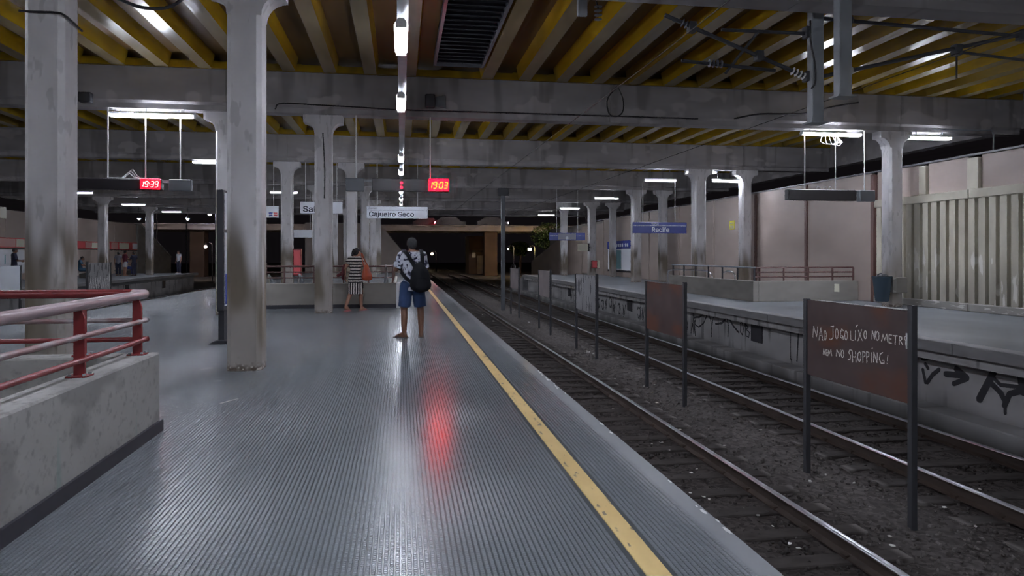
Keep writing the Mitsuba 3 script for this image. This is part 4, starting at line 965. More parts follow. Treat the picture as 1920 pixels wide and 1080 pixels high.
w_ = lathe([(0.0, 0.16), (0.155, 0.16), (0.165, 0.18), (0.235, 0.78), (0.25, 0.80), (0.25, 0.83), (0.225, 0.83), (0.15, 0.22), (0.0, 0.22)], 20, (12.68, 17.02, 0))
put('bucket', w_, 'bsdf_bin_blue', k, smooth=35)
put('rubbish', cat(*[moved(trimesh.creation.icosphere(subdivisions=1, radius=r), p) for r, p in ((0.12, (12.62, 17.0, 0.80)), (0.10, (12.78, 17.05, 0.79)), (0.08, (12.72, 16.92, 0.80)))]), 'bsdf_black_metal', k)
put('bracket', box(12.93, 12.984, 17.06, 17.16, 0.5, 0.72), 'bsdf_galv', k)
k = thing('meter_box', 'grey box strapped to the column beside the blue bin', 'box')
put('case', box(13.00, 13.44, 17.02, 17.165, 0.38, 0.80, 0.012), 'bsdf_guard_wall', k)
put('lid', box(12.985, 13.10, 17.0, 17.019, 0.40, 0.78, 0.003), 'bsdf_plaster', k)

# red wall signs and map at the far left
def leftsign(y0, y1, z0, z1, label, fields):
    k = thing('wall_sign', label, 'sign')
    put('panel', box(XL0, XL0 + 0.05, y0, y1, z0, z1, 0.008), 'bsdf_sign_red', k)
    for a, b, mm in fields: put('field', box(XL0 + 0.0502, XL0 + 0.056, a, b, z0 + 0.06, z1 - 0.06), mm, k)
    put('lower_edge', box(XL0, XL0 + 0.06, y0, y1, z0 - 0.05, z0 - 0.001), 'bsdf_black_metal', k)
leftsign(40.5, 44.5, 1.80, 2.36, 'red wall sign with a white end at the left edge of the picture', [(43.6, 44.46, 'bsdf_sign_cream'), (40.5, 43.5, 'bsdf_sign_pink')])
leftsign(48.4, 54.4, 1.82, 2.34, 'red wall sign with cream fields just right of the broad column', [(52.4, 53.3, 'bsdf_sign_pink'), (53.4, 54.35, 'bsdf_sign_cream'), (49.5, 51.2, 'bsdf_sign_pink')])
leftsign(56.6, 63.0, 1.80, 2.40, 'red and white wall sign before the sloping wall end at the left', [(58.3, 60.2, 'bsdf_sign_cream'), (61.0, 62.8, 'bsdf_sign_white'), (56.8, 58.0, 'bsdf_sign_pink')])
k = thing('wall_map', 'large white map panel at the left edge behind the standing person', 'map')
put('panel', box(XL0, XL0 + 0.05, 40.6, 44.5, 0.35, 1.70, 0.008), 'bsdf_sign_white', k)
put('drawing', cat(*[box(XL0 + 0.0502, XL0 + 0.054, y, y + 0.12, 0.9, 1.4) for y in (41.6, 42.4)]), 'bsdf_teal', k)
k = thing('wall_sign', 'pale yellow square sign at the top left edge', 'sign')
put('panel', box(XL0 + 0.05, XL0 + 0.10, 41.3, 42.5, 3.40, 4.02, 0.008), 'bsdf_sign_cream', k)
put('stay', box(XL0, XL0 + 0.05, 41.7, 42.1, 3.45, 3.6), 'bsdf_dark_steel', k)

# ------------------------------------------------------------------ loudspeakers, cables, overhead line
k = thing('loudspeaker', 'dark horn loudspeaker on the concrete beam right of the lamp row', 'loudspeaker')
put('case', box(0.57, 0.80, 16.88, 17.085, 4.93, 5.24, 0.02), 'bsdf_black_metal', k)
put('horn', hull([[x, y, z] for x, y, z in ((0.82, 17.0, 4.98), (0.82, 17.0, 5.2), (0.82, 17.085, 4.98), (0.82, 17.085, 5.2), (1.05, 16.9, 4.95), (1.05, 16.9, 5.23), (1.07, 17.085, 4.95), (1.07, 17.085, 5.23))]), 'bsdf_led_grey', k)
k = thing('loudspeaker', 'small dark loudspeaker on the concrete beam right of the broad left column', 'loudspeaker')
put('case', box(-7.08, -6.82, 16.90, 17.085, 4.80, 5.02, 0.02), 'bsdf_black_metal', k)
put('grille', box(-7.05, -6.85, 16.89, 16.899, 4.83, 4.99), 'bsdf_dark_steel', k)
def cable(pts, r, label, m='bsdf_cable'):
    solo('cable', tube(arc_pts(pts, 6), r, 6), m, label, 'cable')
yb_ = 17.06
cable([(5.35, yb_, 5.62), (5.10, yb_ - .05, 5.3), (5.12, yb_ - .08, 4.95), (5.3, yb_ - .08, 4.86), (5.48, yb_ - .08, 4.98), (5.50, yb_ - .05, 5.3), (5.38, yb_, 5.62)], 0.016, 'black cable loop hanging on the second beam over the tracks')
cable([(-2.9, yb_, 4.80), (-2.75, yb_ - 0.02, 4.93), (-1.9, yb_ - 0.02, 4.92), (-1.0, yb_ - 0.02, 4.90), (0.2, yb_ - 0.02, 4.87), (3.0, yb_ - 0.02, 4.88), (7.5, yb_ - 0.02, 4.88)], 0.015, 'black cable running along the lower edge of the second beam over the column')
cable([(8.5, yb_, 4.92), (9.2, yb_ - .05, 5.05), (10.4, yb_ - .05, 5.10), (11.2, yb_ - .04, 5.3), (12.0, yb_ - .02, 5.45)], 0.022, 'thick black cable sagging across the right end of the second beam')
cable([(14.2, 17.04, 4.80), (15.6, 17.0, 4.80), (16.0, 17.0, 4.77), (16.03, 17.0, 4.3), (16.05, 17.0, 3.7)], 0.018, 'grey conduit bending down beside the lamp at the far right', 'bsdf_galv')
cable([(-4.02, 8.22, 4.0), (-3.9, 8.225, 4.0), (-3.66, 8.225, 4.0), (-3.58, 8.27, 3.98), (-3.575, 8.65, 3.94)], 0.012, 'thin cable tied round the top of the broad left column')
cable([(-2.5, 9.3, 5.1), (-2.58, 9.3, 4.75), (-2.8, 9.3, 4.5), (-3.1, 9.2, 4.42), (-3.35, 9.0, 4.46), (-3.55, 8.65, 4.5)], 0.02, 'black cable drooping to the right of the broad left column')
cable([(-1.84, 17.26, 4.3), (-1.80, 17.262, 3.5), (-1.80, 17.262, 2.75)], 0.014, 'dark conduit down the face of the column left of the woman')
# drop posts and cantilevers of the overhead line
for x, y, z0, lab in ((5.69, 8.40, 3.46, 'grey steel drop post hanging over the tracks, the right one of the pair'), (5.84, 9.25, 3.28, 'grey drop post over the tracks, left one of the pair, with a cable along it')):
    k = thing('drop_post', lab, 'post')
    put('shaft', box(x - 0.09, x + 0.09, y - 0.07, y + 0.07, z0, 5.69, 0.01), 'bsdf_galv', k)
    put('flange', box(x - 0.13, x + 0.13, y - 0.11, y + 0.11, z0 - 0.012, z0 + 0.012), 'bsdf_galv', k)
    if y > 9: put('cable', tube(arc_pts([(x - 0.11, y - 0.05, 4.72), (x - 0.12, y - 0.08, 4.4), (x - 0.06, y - 0.085, 4.1), (x - 0.05, y - 0.08, 3.85), (x - 0.11, y - 0.08, 3.75)], 5), 0.012, 6), 'bsdf_cable', k)
def insul(p, d):
    d = np.array(d, float); d /= np.linalg.norm(d)
    ms = []
    for t in (-0.09, -0.03, 0.03, 0.09):
        ms.append(tube([np.array(p) + d * (t - 0.012), np.array(p) + d * t, np.array(p) + d * (t + 0.012)], [0.03, 0.06, 0.03], 10))
    return ms
k = thing('overhead_line_bracket', 'tubular overhead line bracket with insulators over the near track', 'bracket')
A0, A1 = np.array([3.61, 9.3, 4.72]), np.array([5.735, 9.3, 3.945])
put('diagonal_tube', tube([A0, A1], 0.03, 8), 'bsdf_dark_steel', k)
put('top_tube', tube([(4.44, 9.3, 4.56), (5.735, 9.3, 4.57)], 0.025, 8), 'bsdf_dark_steel', k)
put('steady_tube', tube([(3.85, 9.3, 4.10), (5.25, 9.3, 4.02)], 0.025, 8), 'bsdf_dark_steel', k)
put('stay_tube', tube([(4.5, 9.3, 3.95), (5.0, 9.3, 4.57)], 0.02, 8), 'bsdf_dark_steel', k)
put('insulator', cat(insul(A0 * 0.84 + A1 * 0.16, A1 - A0)), 'bsdf_led_grey', k)
put('insulator', cat(insul(A0 * 0.06 + A1 * 0.94, A1 - A0)), 'bsdf_white_metal', k)
put('insulator', cat(insul((4.35, 9.3, 4.08), (1, 0, 0))), 'bsdf_led_grey', k)
for bb_ in ((3.95, 4.05, 4.50, 4.64), (4.95, 5.05, 4.15, 4.28), (5.70, 5.748, 4.5, 4.66), (5.70, 5.748, 3.88, 4.02)):
    put('clamp', box(bb_[0], bb_[1], 9.24, 9.36, bb_[2], bb_[3]), 'bsdf_dark_steel', k)
k = thing('overhead_line_bracket', 'tubular overhead line bracket reaching right from the drop posts over the far track', 'bracket')
put('top_tube', tube([(5.945, 9.3, 4.80), (9.31, 9.3, 4.70)], 0.028, 8), 'bsdf_dark_steel', k)
put('diagonal_tube', tube([(5.96, 9.3, 3.96), (9.55, 9.3, 4.80)], 0.028, 8), 'bsdf_dark_steel', k)
put('steady_tube', tube([(8.1, 9.3, 4.42), (9.9, 9.3, 4.30)], 0.022, 8), 'bsdf_dark_steel', k)
put('insulator', cat(insul((6.35, 9.3, 4.79), (1, 0, -0.03))), 'bsdf_led_grey', k)
put('insulator', cat(insul((6.35, 9.3, 4.05), (1, 0, 0.23))), 'bsdf_white_metal', k)
put('dropper', tube([(8.15, 9.3, 4.42), (8.15, 9.3, 4.02)], 0.014, 6), 'bsdf_cable', k)
put('clamp', box(8.1, 8.2, 9.24, 9.36, 4.36, 4.52), 'bsdf_dark_steel', k)
put('clamp', box(9.2, 9.32, 9.24, 9.36, 4.64, 4.78), 'bsdf_dark_steel', k)
for x, z, lab in ((3.25, 4.02, 'overhead contact wire above the near track'), (7.05, 4.02, 'overhead contact wire above the far track')):
    solo('contact_wire', tube([(x, Y0, z), (x + 0.1, 9.3, z), (x - 0.1, 35, z), (x, 90, z)], 0.006, 6), 'bsdf_cable', lab, 'wire')
# mast down the line
k = thing('overhead_line_mast', 'dark overhead line mast standing between the tracks far down the line', 'mast')
put('shaft', box(4.95, 5.15, 34.85, 35.05, GZ - 0.1, 4.745, 0.02), 'bsdf_led_grey', k)
put('arm', box(4.78, 5.32, 34.80, 34.849, 4.35, 4.74, 0.02), 'bsdf_dark_steel', k)

# ------------------------------------------------------------------ outside, beyond the roof
vd = thing('viaduct', 'road viaduct crossing beyond the end of the station', 'bridge')
put('deck', box(-60, 60, 95, 104, 4.62, 5.25, 0.03), 'bsdf_viaduct', vd)
put('parapet', box(-60, 60, 94.9, 95.1, 5.251, 5.42), 'bsdf_viaduct', vd)
for x in (-44, -26, -7.0, 12.2, 30, 48):
    put('pier', box(x - 0.9, x + 0.9, 96, 98, GZ - 0.6, 4.62, 0.05), 'bsdf_dim_brown', vd)
def car(x, y, lab, front):
    k = thing('car', lab, 'car')
    z = 5.26
    put('body', along_y(Polygon([(-2.1, 0.25), (2.1, 0.25), (2.1, 0.7), (1.3, 0.85), (0.8, 1.35), (-1.1, 1.4), (-1.8, 0.9), (-2.1, 0.85)]), -0.85, 0.85).apply_translation([x, y, z]), 'bsdf_black_metal', k)
    for wx in (-1.35, 1.35):
        m = lathe([(0, -0.1), (0.32, -0.1), (0.32, 0.1), (0, 0.1)], 14); m.apply_transform(trimesh.transformations.rotation_matrix(math.pi / 2, [1, 0, 0]))
        put('wheel', moved(m, (x + wx, y - 0.78, z + 0.32)), 'bsdf_black_metal', k)
        m2 = moved(m, (x + wx, y + 0.78, z + 0.32)); put('wheel', m2, 'bsdf_black_metal', k)
    sx = 2.1 if front else -2.1
    put('lights', cat(box(x + sx - 0.04, x + sx + 0.04, y - 0.9, y - 0.55, z + 0.5, z + 0.72), box(x + sx - 0.04, x + sx + 0.04, y + 0.55, y + 0.9, z + 0.5, z + 0.72)), 'bsdf_emit_black', k, emit=(22, 22, 24) if front else (10, 0.5, 0.7))
car(6.7, 97.5, 'dark car with red tail lights on the viaduct above the tracks', False)
car(2.2 + 1.5, 100.5, 'dark car with white headlights on the viaduct above the tracks', True)
car(12.6, 97.5, 'dark car with white headlights on the viaduct right of the mast', True)
def street_lamp(x, y, z, e, lab, zb=GZ - 0.2, r=0.22):
    k = thing('street_lamp', lab, 'lamp')
    put('pole', tube([(x + 0.7, y, zb), (x + 0.7, y, z + 0.3)], 0.07, 8), 'bsdf_black_metal', k)
    put('arm', tube(arc_pts([(x + 0.7, y, z + 0.3), (x + 0.45, y, z + 0.45), (x, y, z + 0.36)], 4), 0.05, 6), 'bsdf_black_metal', k)
    put('bulb', moved(trimesh.creation.icosphere(subdivisions=2, radius=r), (x, y, z)), 'bsdf_emit_black', k, emit=e)
    put('head', lathe([(0, 0.38), (0.14, 0.34), (0.24, 0.17), (0, 0.2)], 10, (x, y, z)), 'bsdf_black_metal', k)
street_lamp(16.5, 90, 2.16, (34, 22, 7), 'glowing amber street lamp right of the mast beneath the viaduct', r=0.27)
street_lamp(13.7, 90, 2.16, (20, 17, 13), 'small white street lamp beside the mast beneath the viaduct', r=0.12)
street_lamp(5.2, 120, 1.6, (7, 6, 3.5), 'faint distant street lamp over the tracks left of the dim building', r=0.22)
street_lamp(4.0, 130, 1.0, (6, 5, 3), 'faintest distant street lamp just left of the dim building', r=0.22)
street_lamp(24.5, 94.3, 8.0, (9, 4, 3.4), 'reddish lamp above the viaduct behind the columns across the tracks', GZ - 0.2, r=0.24)
street_lamp(-24, 94.3, 6.6, (12, 12, 16), 'white lamp before the viaduct at the far left', GZ - 0.2, r=0.24)
street_lamp(-31, 94.3, 7.0, (8, 6.5, 6), 'dim lamp before the viaduct seen beside the sloping left wall', GZ - 0.2, r=0.2)
street_lamp(-21.3, 82, 2.3, (16, 13, 10), 'small white lamp before the brown timber hoarding at the left', r=0.16)
for i_, fx in enumerate((11.15, -22.0)):
    k = thing('floodlight', f'floodlight on a pole past the end of the roof, {"over the tracks" if fx > 0 else "at the left"}, out of view', 'lamp')
    put('pole', tube([(fx, 77.5, GZ - 0.2), (fx, 77.5, 9.2)], 0.08, 8), 'bsdf_black_metal', k)
    put('head', box(fx - 0.25, fx + 0.25, 77.58, 77.8, 8.8, 9.2, 0.03), 'bsdf_black_metal', k)
    scene[k + '__beam'] = {'type': 'spot', 'to_world': T().look_at(origin=[fx, 77.9, 9.0], target=[fx, 95, 5.3], up=[0, 0, 1]), 'intensity': {'type': 'rgb', 'value': [34, 28, 27]}, 'cutoff_angle': 62.0, 'beam_width': 40.0}
bd = thing('building', 'dim brown building under the viaduct left of the mast', 'building')
put('wall', box(10.2, 14.6, 107, 113, GZ - 0.5, 4.3, 0.03), 'bsdf_dim_brown', bd)
put('door', box(11.5, 12.4, 106.94, 107, GZ - 0.2, 1.3), 'bsdf_viaduct', bd)
put('window', box(10.7, 11.2, 106.94, 107, 1.0, 2.0), 'bsdf_sign_cream', bd)
put('awning', box(10.6, 13.9, 106.2, 107, 1.8, 2.1), 'bsdf_black_metal', bd)
hd = thing('hoarding', 'brown timber hoarding beyond the end of the far left platform', 'fence')
for kx in range(7):
    put('board', box(-21.0 + kx * 0.75, -20.27 + kx * 0.75, 85, 85.1, GZ - 0.2, 1.6 + 0.05 * (kx % 2), 0.01), 'bsdf_dim_brown', hd)
for x in (-20.6, -18.4, -16.2): put('post', box(x - 0.1, x + 0.1, 85.11, 85.3, GZ - 0.3, 1.9), 'bsdf_rust_post', hd)
# trees beyond
def tree(x, y, h, r, lab):
    k = thing('tree', lab, 'tree')
    put('trunk', tube([(x, y, GZ - 0.4), (x + 0.2, y, h * 0.4), (x, y, h * 0.75)], [0.25, 0.2, 0.1], 8), 'bsdf_dim_brown', k)
    q = nrg.normal(size=(1500, 3)); q /= np.linalg.norm(q, axis=1, keepdims=True)
    q = q * (r * nrg.random((1500, 1)) ** 0.4) * np.array([1, 1, 0.7]) + np.array([x, y, h * 0.75])
    d = nrg.normal(size=(1500, 2, 3)) * 0.17
    V = np.stack([q, q + d[:, 0], q + d[:, 1]], 1).reshape(-1, 3)
    put('foliage', trimesh.Trimesh(V, np.arange(4500).reshape(-1, 3), process=False), 'bsdf_leaf', k, kind='stuff')
tree(18.5, 86, 5.0, 2.6, 'dark leafy tree beyond the platform across, beneath the amber lamp')
tree(18.2, 108, 3.2, 1.6, 'small dark tree beside the dim building')
k = thing('stair_handrail', 'bright curved metal handrail at the far end of the platform across', 'railing')
put('rail', tube(arc_pts([(8.75, 54.0, -1.2), (8.75, 54.0, 0.4), (8.70, 54.2, 0.62), (8.60, 54.8, 0.55), (8.60, 55.0, 0.2), (8.70, 55.3, -0.2), (8.75, 55.3, -1.3)], 5), 0.05, 8), 'bsdf_chrome', k, smooth=True)
put('base', box(8.55, 9.2, 53.9, 54.1, GZ - 0.1, -0.95), 'bsdf_white_metal', k)
k = thing('drop_bracket', 'short grey hanger with a small insulator near the top edge, right of the louvred vent', 'bracket')
put('plate', box(2.42, 2.56, 9.5, 9.56, 4.72, 5.70, 0.01), 'bsdf_galv', k)
put('dropper', tube(arc_pts([(2.66, 9.53, 5.2), (2.68, 9.53, 5.0), (2.72, 9.53, 4.84)], 4), 0.012, 6), 'bsdf_cable', k)
put('insulator', cat(insul((2.72, 9.53, 4.78), (0, 0, 1))), 'bsdf_led_grey', k)
put('cross_arm', tube([(2.56, 9.53, 5.2), (2.68, 9.53, 5.2)], 0.015, 6), 'bsdf_galv', k)
k = thing('hanging_sign', 'blank pale panel hanging far behind, between the distant columns under the Saída sign', 'sign')
put('panel', box(-6.55, -5.05, 42.9, 42.98, 2.42, 2.88, 0.01), 'bsdf_sign_white', k)
for x in (-6.3, -5.3): put('rod', tube([(x, 42.94, 2.87), (x, 42.94, 5.70)], 0.015, 6), 'bsdf_white_metal', k)
k = thing('hose_box', 'tall red box on a pale column left of the woman, behind the rails', 'hose box')
put('cabinet', box(-3.845, -3.55, 26.25, 26.45, 0.65, 1.62, 0.012), 'bsdf_red_paint', k)
put('door', box(-3.82, -3.575, 26.238, 26.249, 0.70, 1.57, 0.003), 'bsdf_sign_red', k)

# ------------------------------------------------------------------ people
_sph = trimesh.creation.icosphere(subdivisions=1).vertices
def ball(p, r, s=(1, 1, 1)): return np.asarray(p, float) + _sph * r * np.asarray(s)
def ring(p, d, r, n=14):
    d = np.asarray(d, float); d /= np.linalg.norm(d)
    u = np.cross(d, [0, 0, 1] if abs(d[2]) < 0.9 else [1, 0, 0]); u /= np.linalg.norm(u); w = np.cross(d, u)
    return np.array([np.asarray(p) + r * (math.cos(t) * u + math.sin(t) * w) for t in np.arange(n) * 2 * math.pi / n])
def hulls(groups, refine=0.02, smooth=8):
    ms = [m3.Manifold.hull_points(np.vstack(g).astype(np.float64)) for g in groups]
    m = m3.Manifold.batch_boolean(ms, m3.OpType.Add)
    m = m.refine_to_length(refine)
    me = m.to_mesh()
    t = trimesh.Trimesh(me.vert_properties[:, :3], me.tri_verts, process=True)
    if smooth: trimesh.smoothing.filter_taubin(t, lamb=0.5, nu=0.53, iterations=smooth)
    return t

def hand(groups, w, e, curl, side, palm, s):
    """wrist w, forearm direction e, palm direction (normal) palm"""
    e = np.asarray(e, float) / np.linalg.norm(e); palm = np.asarray(palm, float)
    palm = palm - e * (palm @ e); palm /= np.linalg.norm(palm)
    lat = np.cross(e, palm) * side
    kn = [w + e * (0.085 * s) + lat * (o * s) for o in (-0.032, -0.011, 0.011, 0.032)]
    groups.append([ball(w, 0.024 * s)] + [ball(k, 0.0125 * s) for k in kn])
    for k, L in zip(kn, (0.062, 0.075, 0.08, 0.07)):
        a = k + (e * math.cos(curl) + palm * math.sin(curl)) * L * 0.5 * s
        b = a + (e * math.cos(2.1 * curl) + palm * math.sin(2.1 * curl)) * L * 0.5 * s
        groups.append([ball(k, 0.0105 * s), ball(a, 0.009 * s)]); groups.append([ball(a, 0.009 * s), ball(b, 0.008 * s)])
    t0 = w + e * 0.03 * s + lat * 0.024 * s
    t1 = t0 + (lat * 0.8 + e * 0.6 + palm * 0.3) * 0.038 * s
    t2 = t1 + (e * 0.9 + palm * 0.5 - lat * 0.05) * 0.032 * s
    groups.append([ball(t0, 0.015 * s), ball(t1, 0.011 * s)]); groups.append([ball(t1, 0.011 * s), ball(t2, 0.009 * s)])

def person(label, at, face, H=1.70, skin='bsdf_skin_mid', hair='bsdf_hair', J=None, top=None, bottom=None, dress=None, shoe='bsdf_sandal', long_hair=False, fine=0.018, seat=False, headturn=0.0, headtilt=0.0, female=False, group=None, curl=(0.4, 0.4)):
    """joints in the figure's own axes: x to its right, y forward, z up; J overrides joints"""
    s = H / 1.70
    hp = 0.525 if seat else 0.88
    dz = hp - 0.88
    j = dict(pelvis=(0, 0, 0.92 + dz), waist=(0, 0.0, 1.06 + dz), chest=(0, 0.01, 1.26 + dz), neck=(0, 0.0, 1.45 + dz), head=(0, 0.035, 1.585 + dz),
             Rs=(0.175, -0.01, 1.40 + dz), Ls=(-0.175, -0.01, 1.40 + dz), Re=(0.22, -0.03, 1.12 + dz), Le=(-0.22, -0.03, 1.12 + dz), Rw=(0.23, 0.05, 0.88 + dz), Lw=(-0.23, 0.05, 0.88 + dz),
             Rh=(0.088, 0, 0.88 + dz), Lh=(-0.088, 0, 0.88 + dz), Rk=(0.10, 0.02, 0.48), Lk=(-0.10, 0.02, 0.48), Ra=(0.105, -0.02, 0.085), La=(-0.105, -0.02, 0.085), Rt=(0.13, 0.15, 0.028), Lt=(-0.13, 0.15, 0.028))
    if female:
        j['Rs'] = (0.155, -0.01, 1.40 + dz); j['Ls'] = (-0.155, -0.01, 1.40 + dz)
    for k_, v in (J or {}).items(): j[k_] = v
    j = {k_: np.array(v, float) * s for k_, v in j.items()}
    B = lambda k_, r, sc=(1, 1, 1): ball(j[k_], r * s, sc)
    g = []
    # trunk
    pv, wa, ch = B('pelvis', 0.125, (1.12, 0.86, 0.9)), B('waist', 0.115, (1.08, 0.8, 1)), B('chest', 0.135, (1.12, 0.82, 1))
    sh = [B('Rs', 0.062), B('Ls', 0.062)]
    g += [[pv, wa], [wa, ch], [ch] + sh, sh + [B('neck', 0.058)], [B('neck', 0.055), ball((j['neck'] + j['head']) / 2 + [0, 0, 0.01], 0.052 * s)]]
    # limbs
    for S, sg in (('R', 1), ('L', -1)):
        g += [[B(S + 's', 0.055), B(S + 'e', 0.041)], [B(S + 'e', 0.041), ball(j[S + 'e'] * 0.65 + j[S + 'w'] * 0.35, 0.041 * s)], [ball(j[S + 'e'] * 0.65 + j[S + 'w'] * 0.35, 0.041 * s), B(S + 'w', 0.026)]]
        hand(g, j[S + 'w'], j[S + 'w'] - j[S + 'e'], curl[0 if S == 'R' else 1], -sg, (-sg * 0.8, 0.5, 0.1), s)
        calf = j[S + 'k'] * 0.66 + j[S + 'a'] * 0.34 + np.array([0, -0.018, 0]) * s
        g += [[pv, B(S + 'h', 0.095)], [B(S + 'h', 0.098), B(S + 'k', 0.058)], [B(S + 'k', 0.058), ball(calf, 0.057 * s)], [ball(calf, 0.057 * s), B(S + 'a', 0.036)]]
        heel = j[S + 'a'] + np.array([0, -0.03, -0.045]) * s
        d = j[S + 't'] - j[S + 'a']; d[2] = 0; d /= np.linalg.norm(d) + 1e-9
        heel = j[S + 'a'] - d * 0.035 * s; heel[2] = max(j[S + 'a'][2] - 0.055 * s, 0.03 * s)
        g += [[B(S + 'a', 0.036), ball(heel, 0.028 * s), ball(j[S + 't'], 0.026 * s, (1.5, 1.2, 0.8))]]
    # head
    hd = j['head']; Rz = trimesh.transformations.rotation_matrix(headturn, [0, 0, 1])[:3, :3] @ trimesh.transformations.rotation_matrix(headtilt, [1, 0, 0])[:3, :3]
    hp_ = lambda x, y, z: hd + Rz @ (np.array([x, y, z]) * s)
    g += [[ball(hp_(0, -0.01, 0.02), 0.088 * s, (0.88, 1.08, 1.0)), ball(hp_(0, 0.045, -0.075), 0.045 * s), ball(hp_(0, 0.03, -0.03), 0.068 * s)],
          [ball(hp_(0, 0.082, 0.012), 0.010 * s), ball(hp_(0, 0.104, -0.018), 0.013 * s), ball(hp_(0, 0.085, -0.024), 0.016 * s)],
          [ball(hp_(-0.02, 0.083, -0.058), 0.009 * s), ball(hp_(0.02, 0.083, -0.058), 0.009 * s), ball(hp_(0, 0.09, -0.056), 0.009 * s)],
          [ball(hp_(0.078, -0.005, 0.005), 0.016 * s, (0.5, 1, 1.6)), ball(hp_(0.07, 0.0, 0.0), 0.014 * s)],
          [ball(hp_(-0.078, -0.005, 0.005), 0.016 * s, (0.5, 1, 1.6)), ball(hp_(-0.07, 0.0, 0.0), 0.014 * s)]]
    k = thing('person', label, 'person', group)
    R = trimesh.transformations.rotation_matrix(face, [0, 0, 1]); R[:3, 3] = at
    def w(m): m = m.copy(); m.apply_transform(R); return m
    put('body', w(hulls(g, fine * s, 6)), skin, k, smooth=True)
    put('eyes', w(cat(*[trimesh.convex.convex_hull(ball(hp_(x, 0.079, 0.012), 0.010 * s)) for x in (-0.03, 0.03)])), 'bsdf_letter_dark', k)
    # hair: cap over the skull, cut at the hairline
    hg = [[ball(hp_(0, -0.018, 0.030), 0.094 * s, (0.92, 1.06, 1.0)), ball(hp_(0, -0.045, -0.02), 0.075 * s)]]
    hm = m3.Manifold.hull_points(np.vstack(hg[0]).astype(np.float64))
    n_ = Rz @ np.array([0, -0.75, 0.66]); hm = hm.trim_by_plane(tuple(n_), float(n_ @ hp_(0, 0.035, 0.03)))
    if long_hair:
        hm = hm + m3.Manifold.hull_points(np.vstack([ball(hp_(0, -0.06, 0.0), 0.075 * s), ball(hp_(0, -0.085, -0.16), 0.06 * s, (1.2, 0.6, 1))]).astype(np.float64))
    hm = hm.refine_to_length(fine * s); me = hm.to_mesh()
    put('hair', w(trimesh.Trimesh(me.vert_properties[:, :3], me.tri_verts)), hair, k, smooth=40)
    pad = 0.016
    def bb(k_, r, sc=(1, 1, 1)): return ball(j[k_], (r + pad) * s, sc)
    def sleeve(S, t):
        e = j[S + 's'] + (j[S + 'e'] - j[S + 's']) * t
        return [bb(S + 's', 0.058), ring(e, j[S + 'e'] - j[S + 's'], (0.050 + pad * 1.3) * s)]
    if top:
        mt, t, hem = top
        gg = [[bb('waist', 0.118, (1.12, 0.86, 1)), bb('chest', 0.137, (1.12, 0.84, 1))], [bb('chest', 0.137, (1.12, 0.84, 1)), bb('Rs', 0.062), bb('Ls', 0.062)], [bb('Rs', 0.06), bb('Ls', 0.06), ring(j['neck'] + [0, 0, -0.01], (0, 0, 1), 0.066 * s)]]
        if hem is not None:
            gg.append([bb('waist', 0.118, (1.12, 0.86, 1)), ball((0, 0, hem * s), 0.01) + 0, np.array([[0.165 * s * math.cos(a), 0.125 * s * math.sin(a) + j['pelvis'][1], hem * s] for a in np.linspace(0, 6.28, 18)])])
        else:
            gg.append([bb('waist', 0.118, (1.12, 0.86, 1)), bb('pelvis', 0.122, (1.14, 0.9, 0.8))])
        for S in 'RL': gg.append(sleeve(S, t) if t <= 1 else [bb(S + 's', 0.058), bb(S + 'e', 0.043)])
        if t > 1:
            for S in 'RL': gg.append([bb(S + 'e', 0.043), ring(j[S + 'w'], j[S + 'w'] - j[S + 'e'], 0.042 * s)])
        put('shirt', w(hulls(gg, fine * 1.2 * s, 4)), mt, k, smooth=True)
    if bottom:
        mt, t = bottom
        gg = []
        for S in 'RL':
            gg.append([bb('pelvis', 0.124, (1.1, 0.86, 0.8)), bb(S + 'h', 0.10)])
            if t <= 1:
                e = j[S + 'h'] + (j[S + 'k'] - j[S + 'h']) * t
                gg.append([bb(S + 'h', 0.10), ring(e, j[S + 'k'] - j[S + 'h'], (0.088 + pad) * s)])
            else:
                gg.append([bb(S + 'h', 0.10), bb(S + 'k', 0.066)])
                gg.append([bb(S + 'k', 0.066), ring(j[S + 'a'] + [0, 0, 0.02], j[S + 'a'] - j[S + 'k'], 0.068 * s)])
        put('trousers' if t > 1 else 'shorts', w(hulls(gg, fine * 1.3 * s, 3)), mt, k, smooth=True)
    if dress:
        mt, hem, flare = dress
        gg = [[bb('waist', 0.118, (1.12, 0.9, 1)), bb('chest', 0.137, (1.10, 0.9, 1))], [bb('chest', 0.137, (1.10, 0.86, 1)), bb('Rs', 0.058), bb('Ls', 0.058)], [bb('Rs', 0.055), bb('Ls', 0.055), ring(j['neck'] + [0, 0, -0.03], (0, 0, 1), 0.07 * s)], [bb('waist', 0.118, (1.12, 0.9, 1)), bb('pelvis', 0.14, (1.12, 0.95, 0.9))]]
        for S in 'RL': gg.append(sleeve(S, 0.5))
        for S in 'RL': gg.append([bb('pelvis', 0.12, (1.1, 0.9, 0.7)), bb(S + 'h', 0.105), ball(j[S + 'h'] * 0.4 + j[S + 'k'] * 0.6, 0.10 * s)])
        z1 = hem * s
        gg.append([bb('pelvis', 0.13, (1.1, 0.95, 0.7)), np.array([[flare * s * (1 + 0.06 * math.sin(7 * a)) * math.cos(a), (flare - 0.03) * s * (1 + 0.06 * math.sin(7 * a)) * math.sin(a), z1] for a in np.linspace(0, 6.28, 40)])])
        put('dress', w(hulls(gg, fine * 1.2 * s, 4)), mt, k, smooth=True)
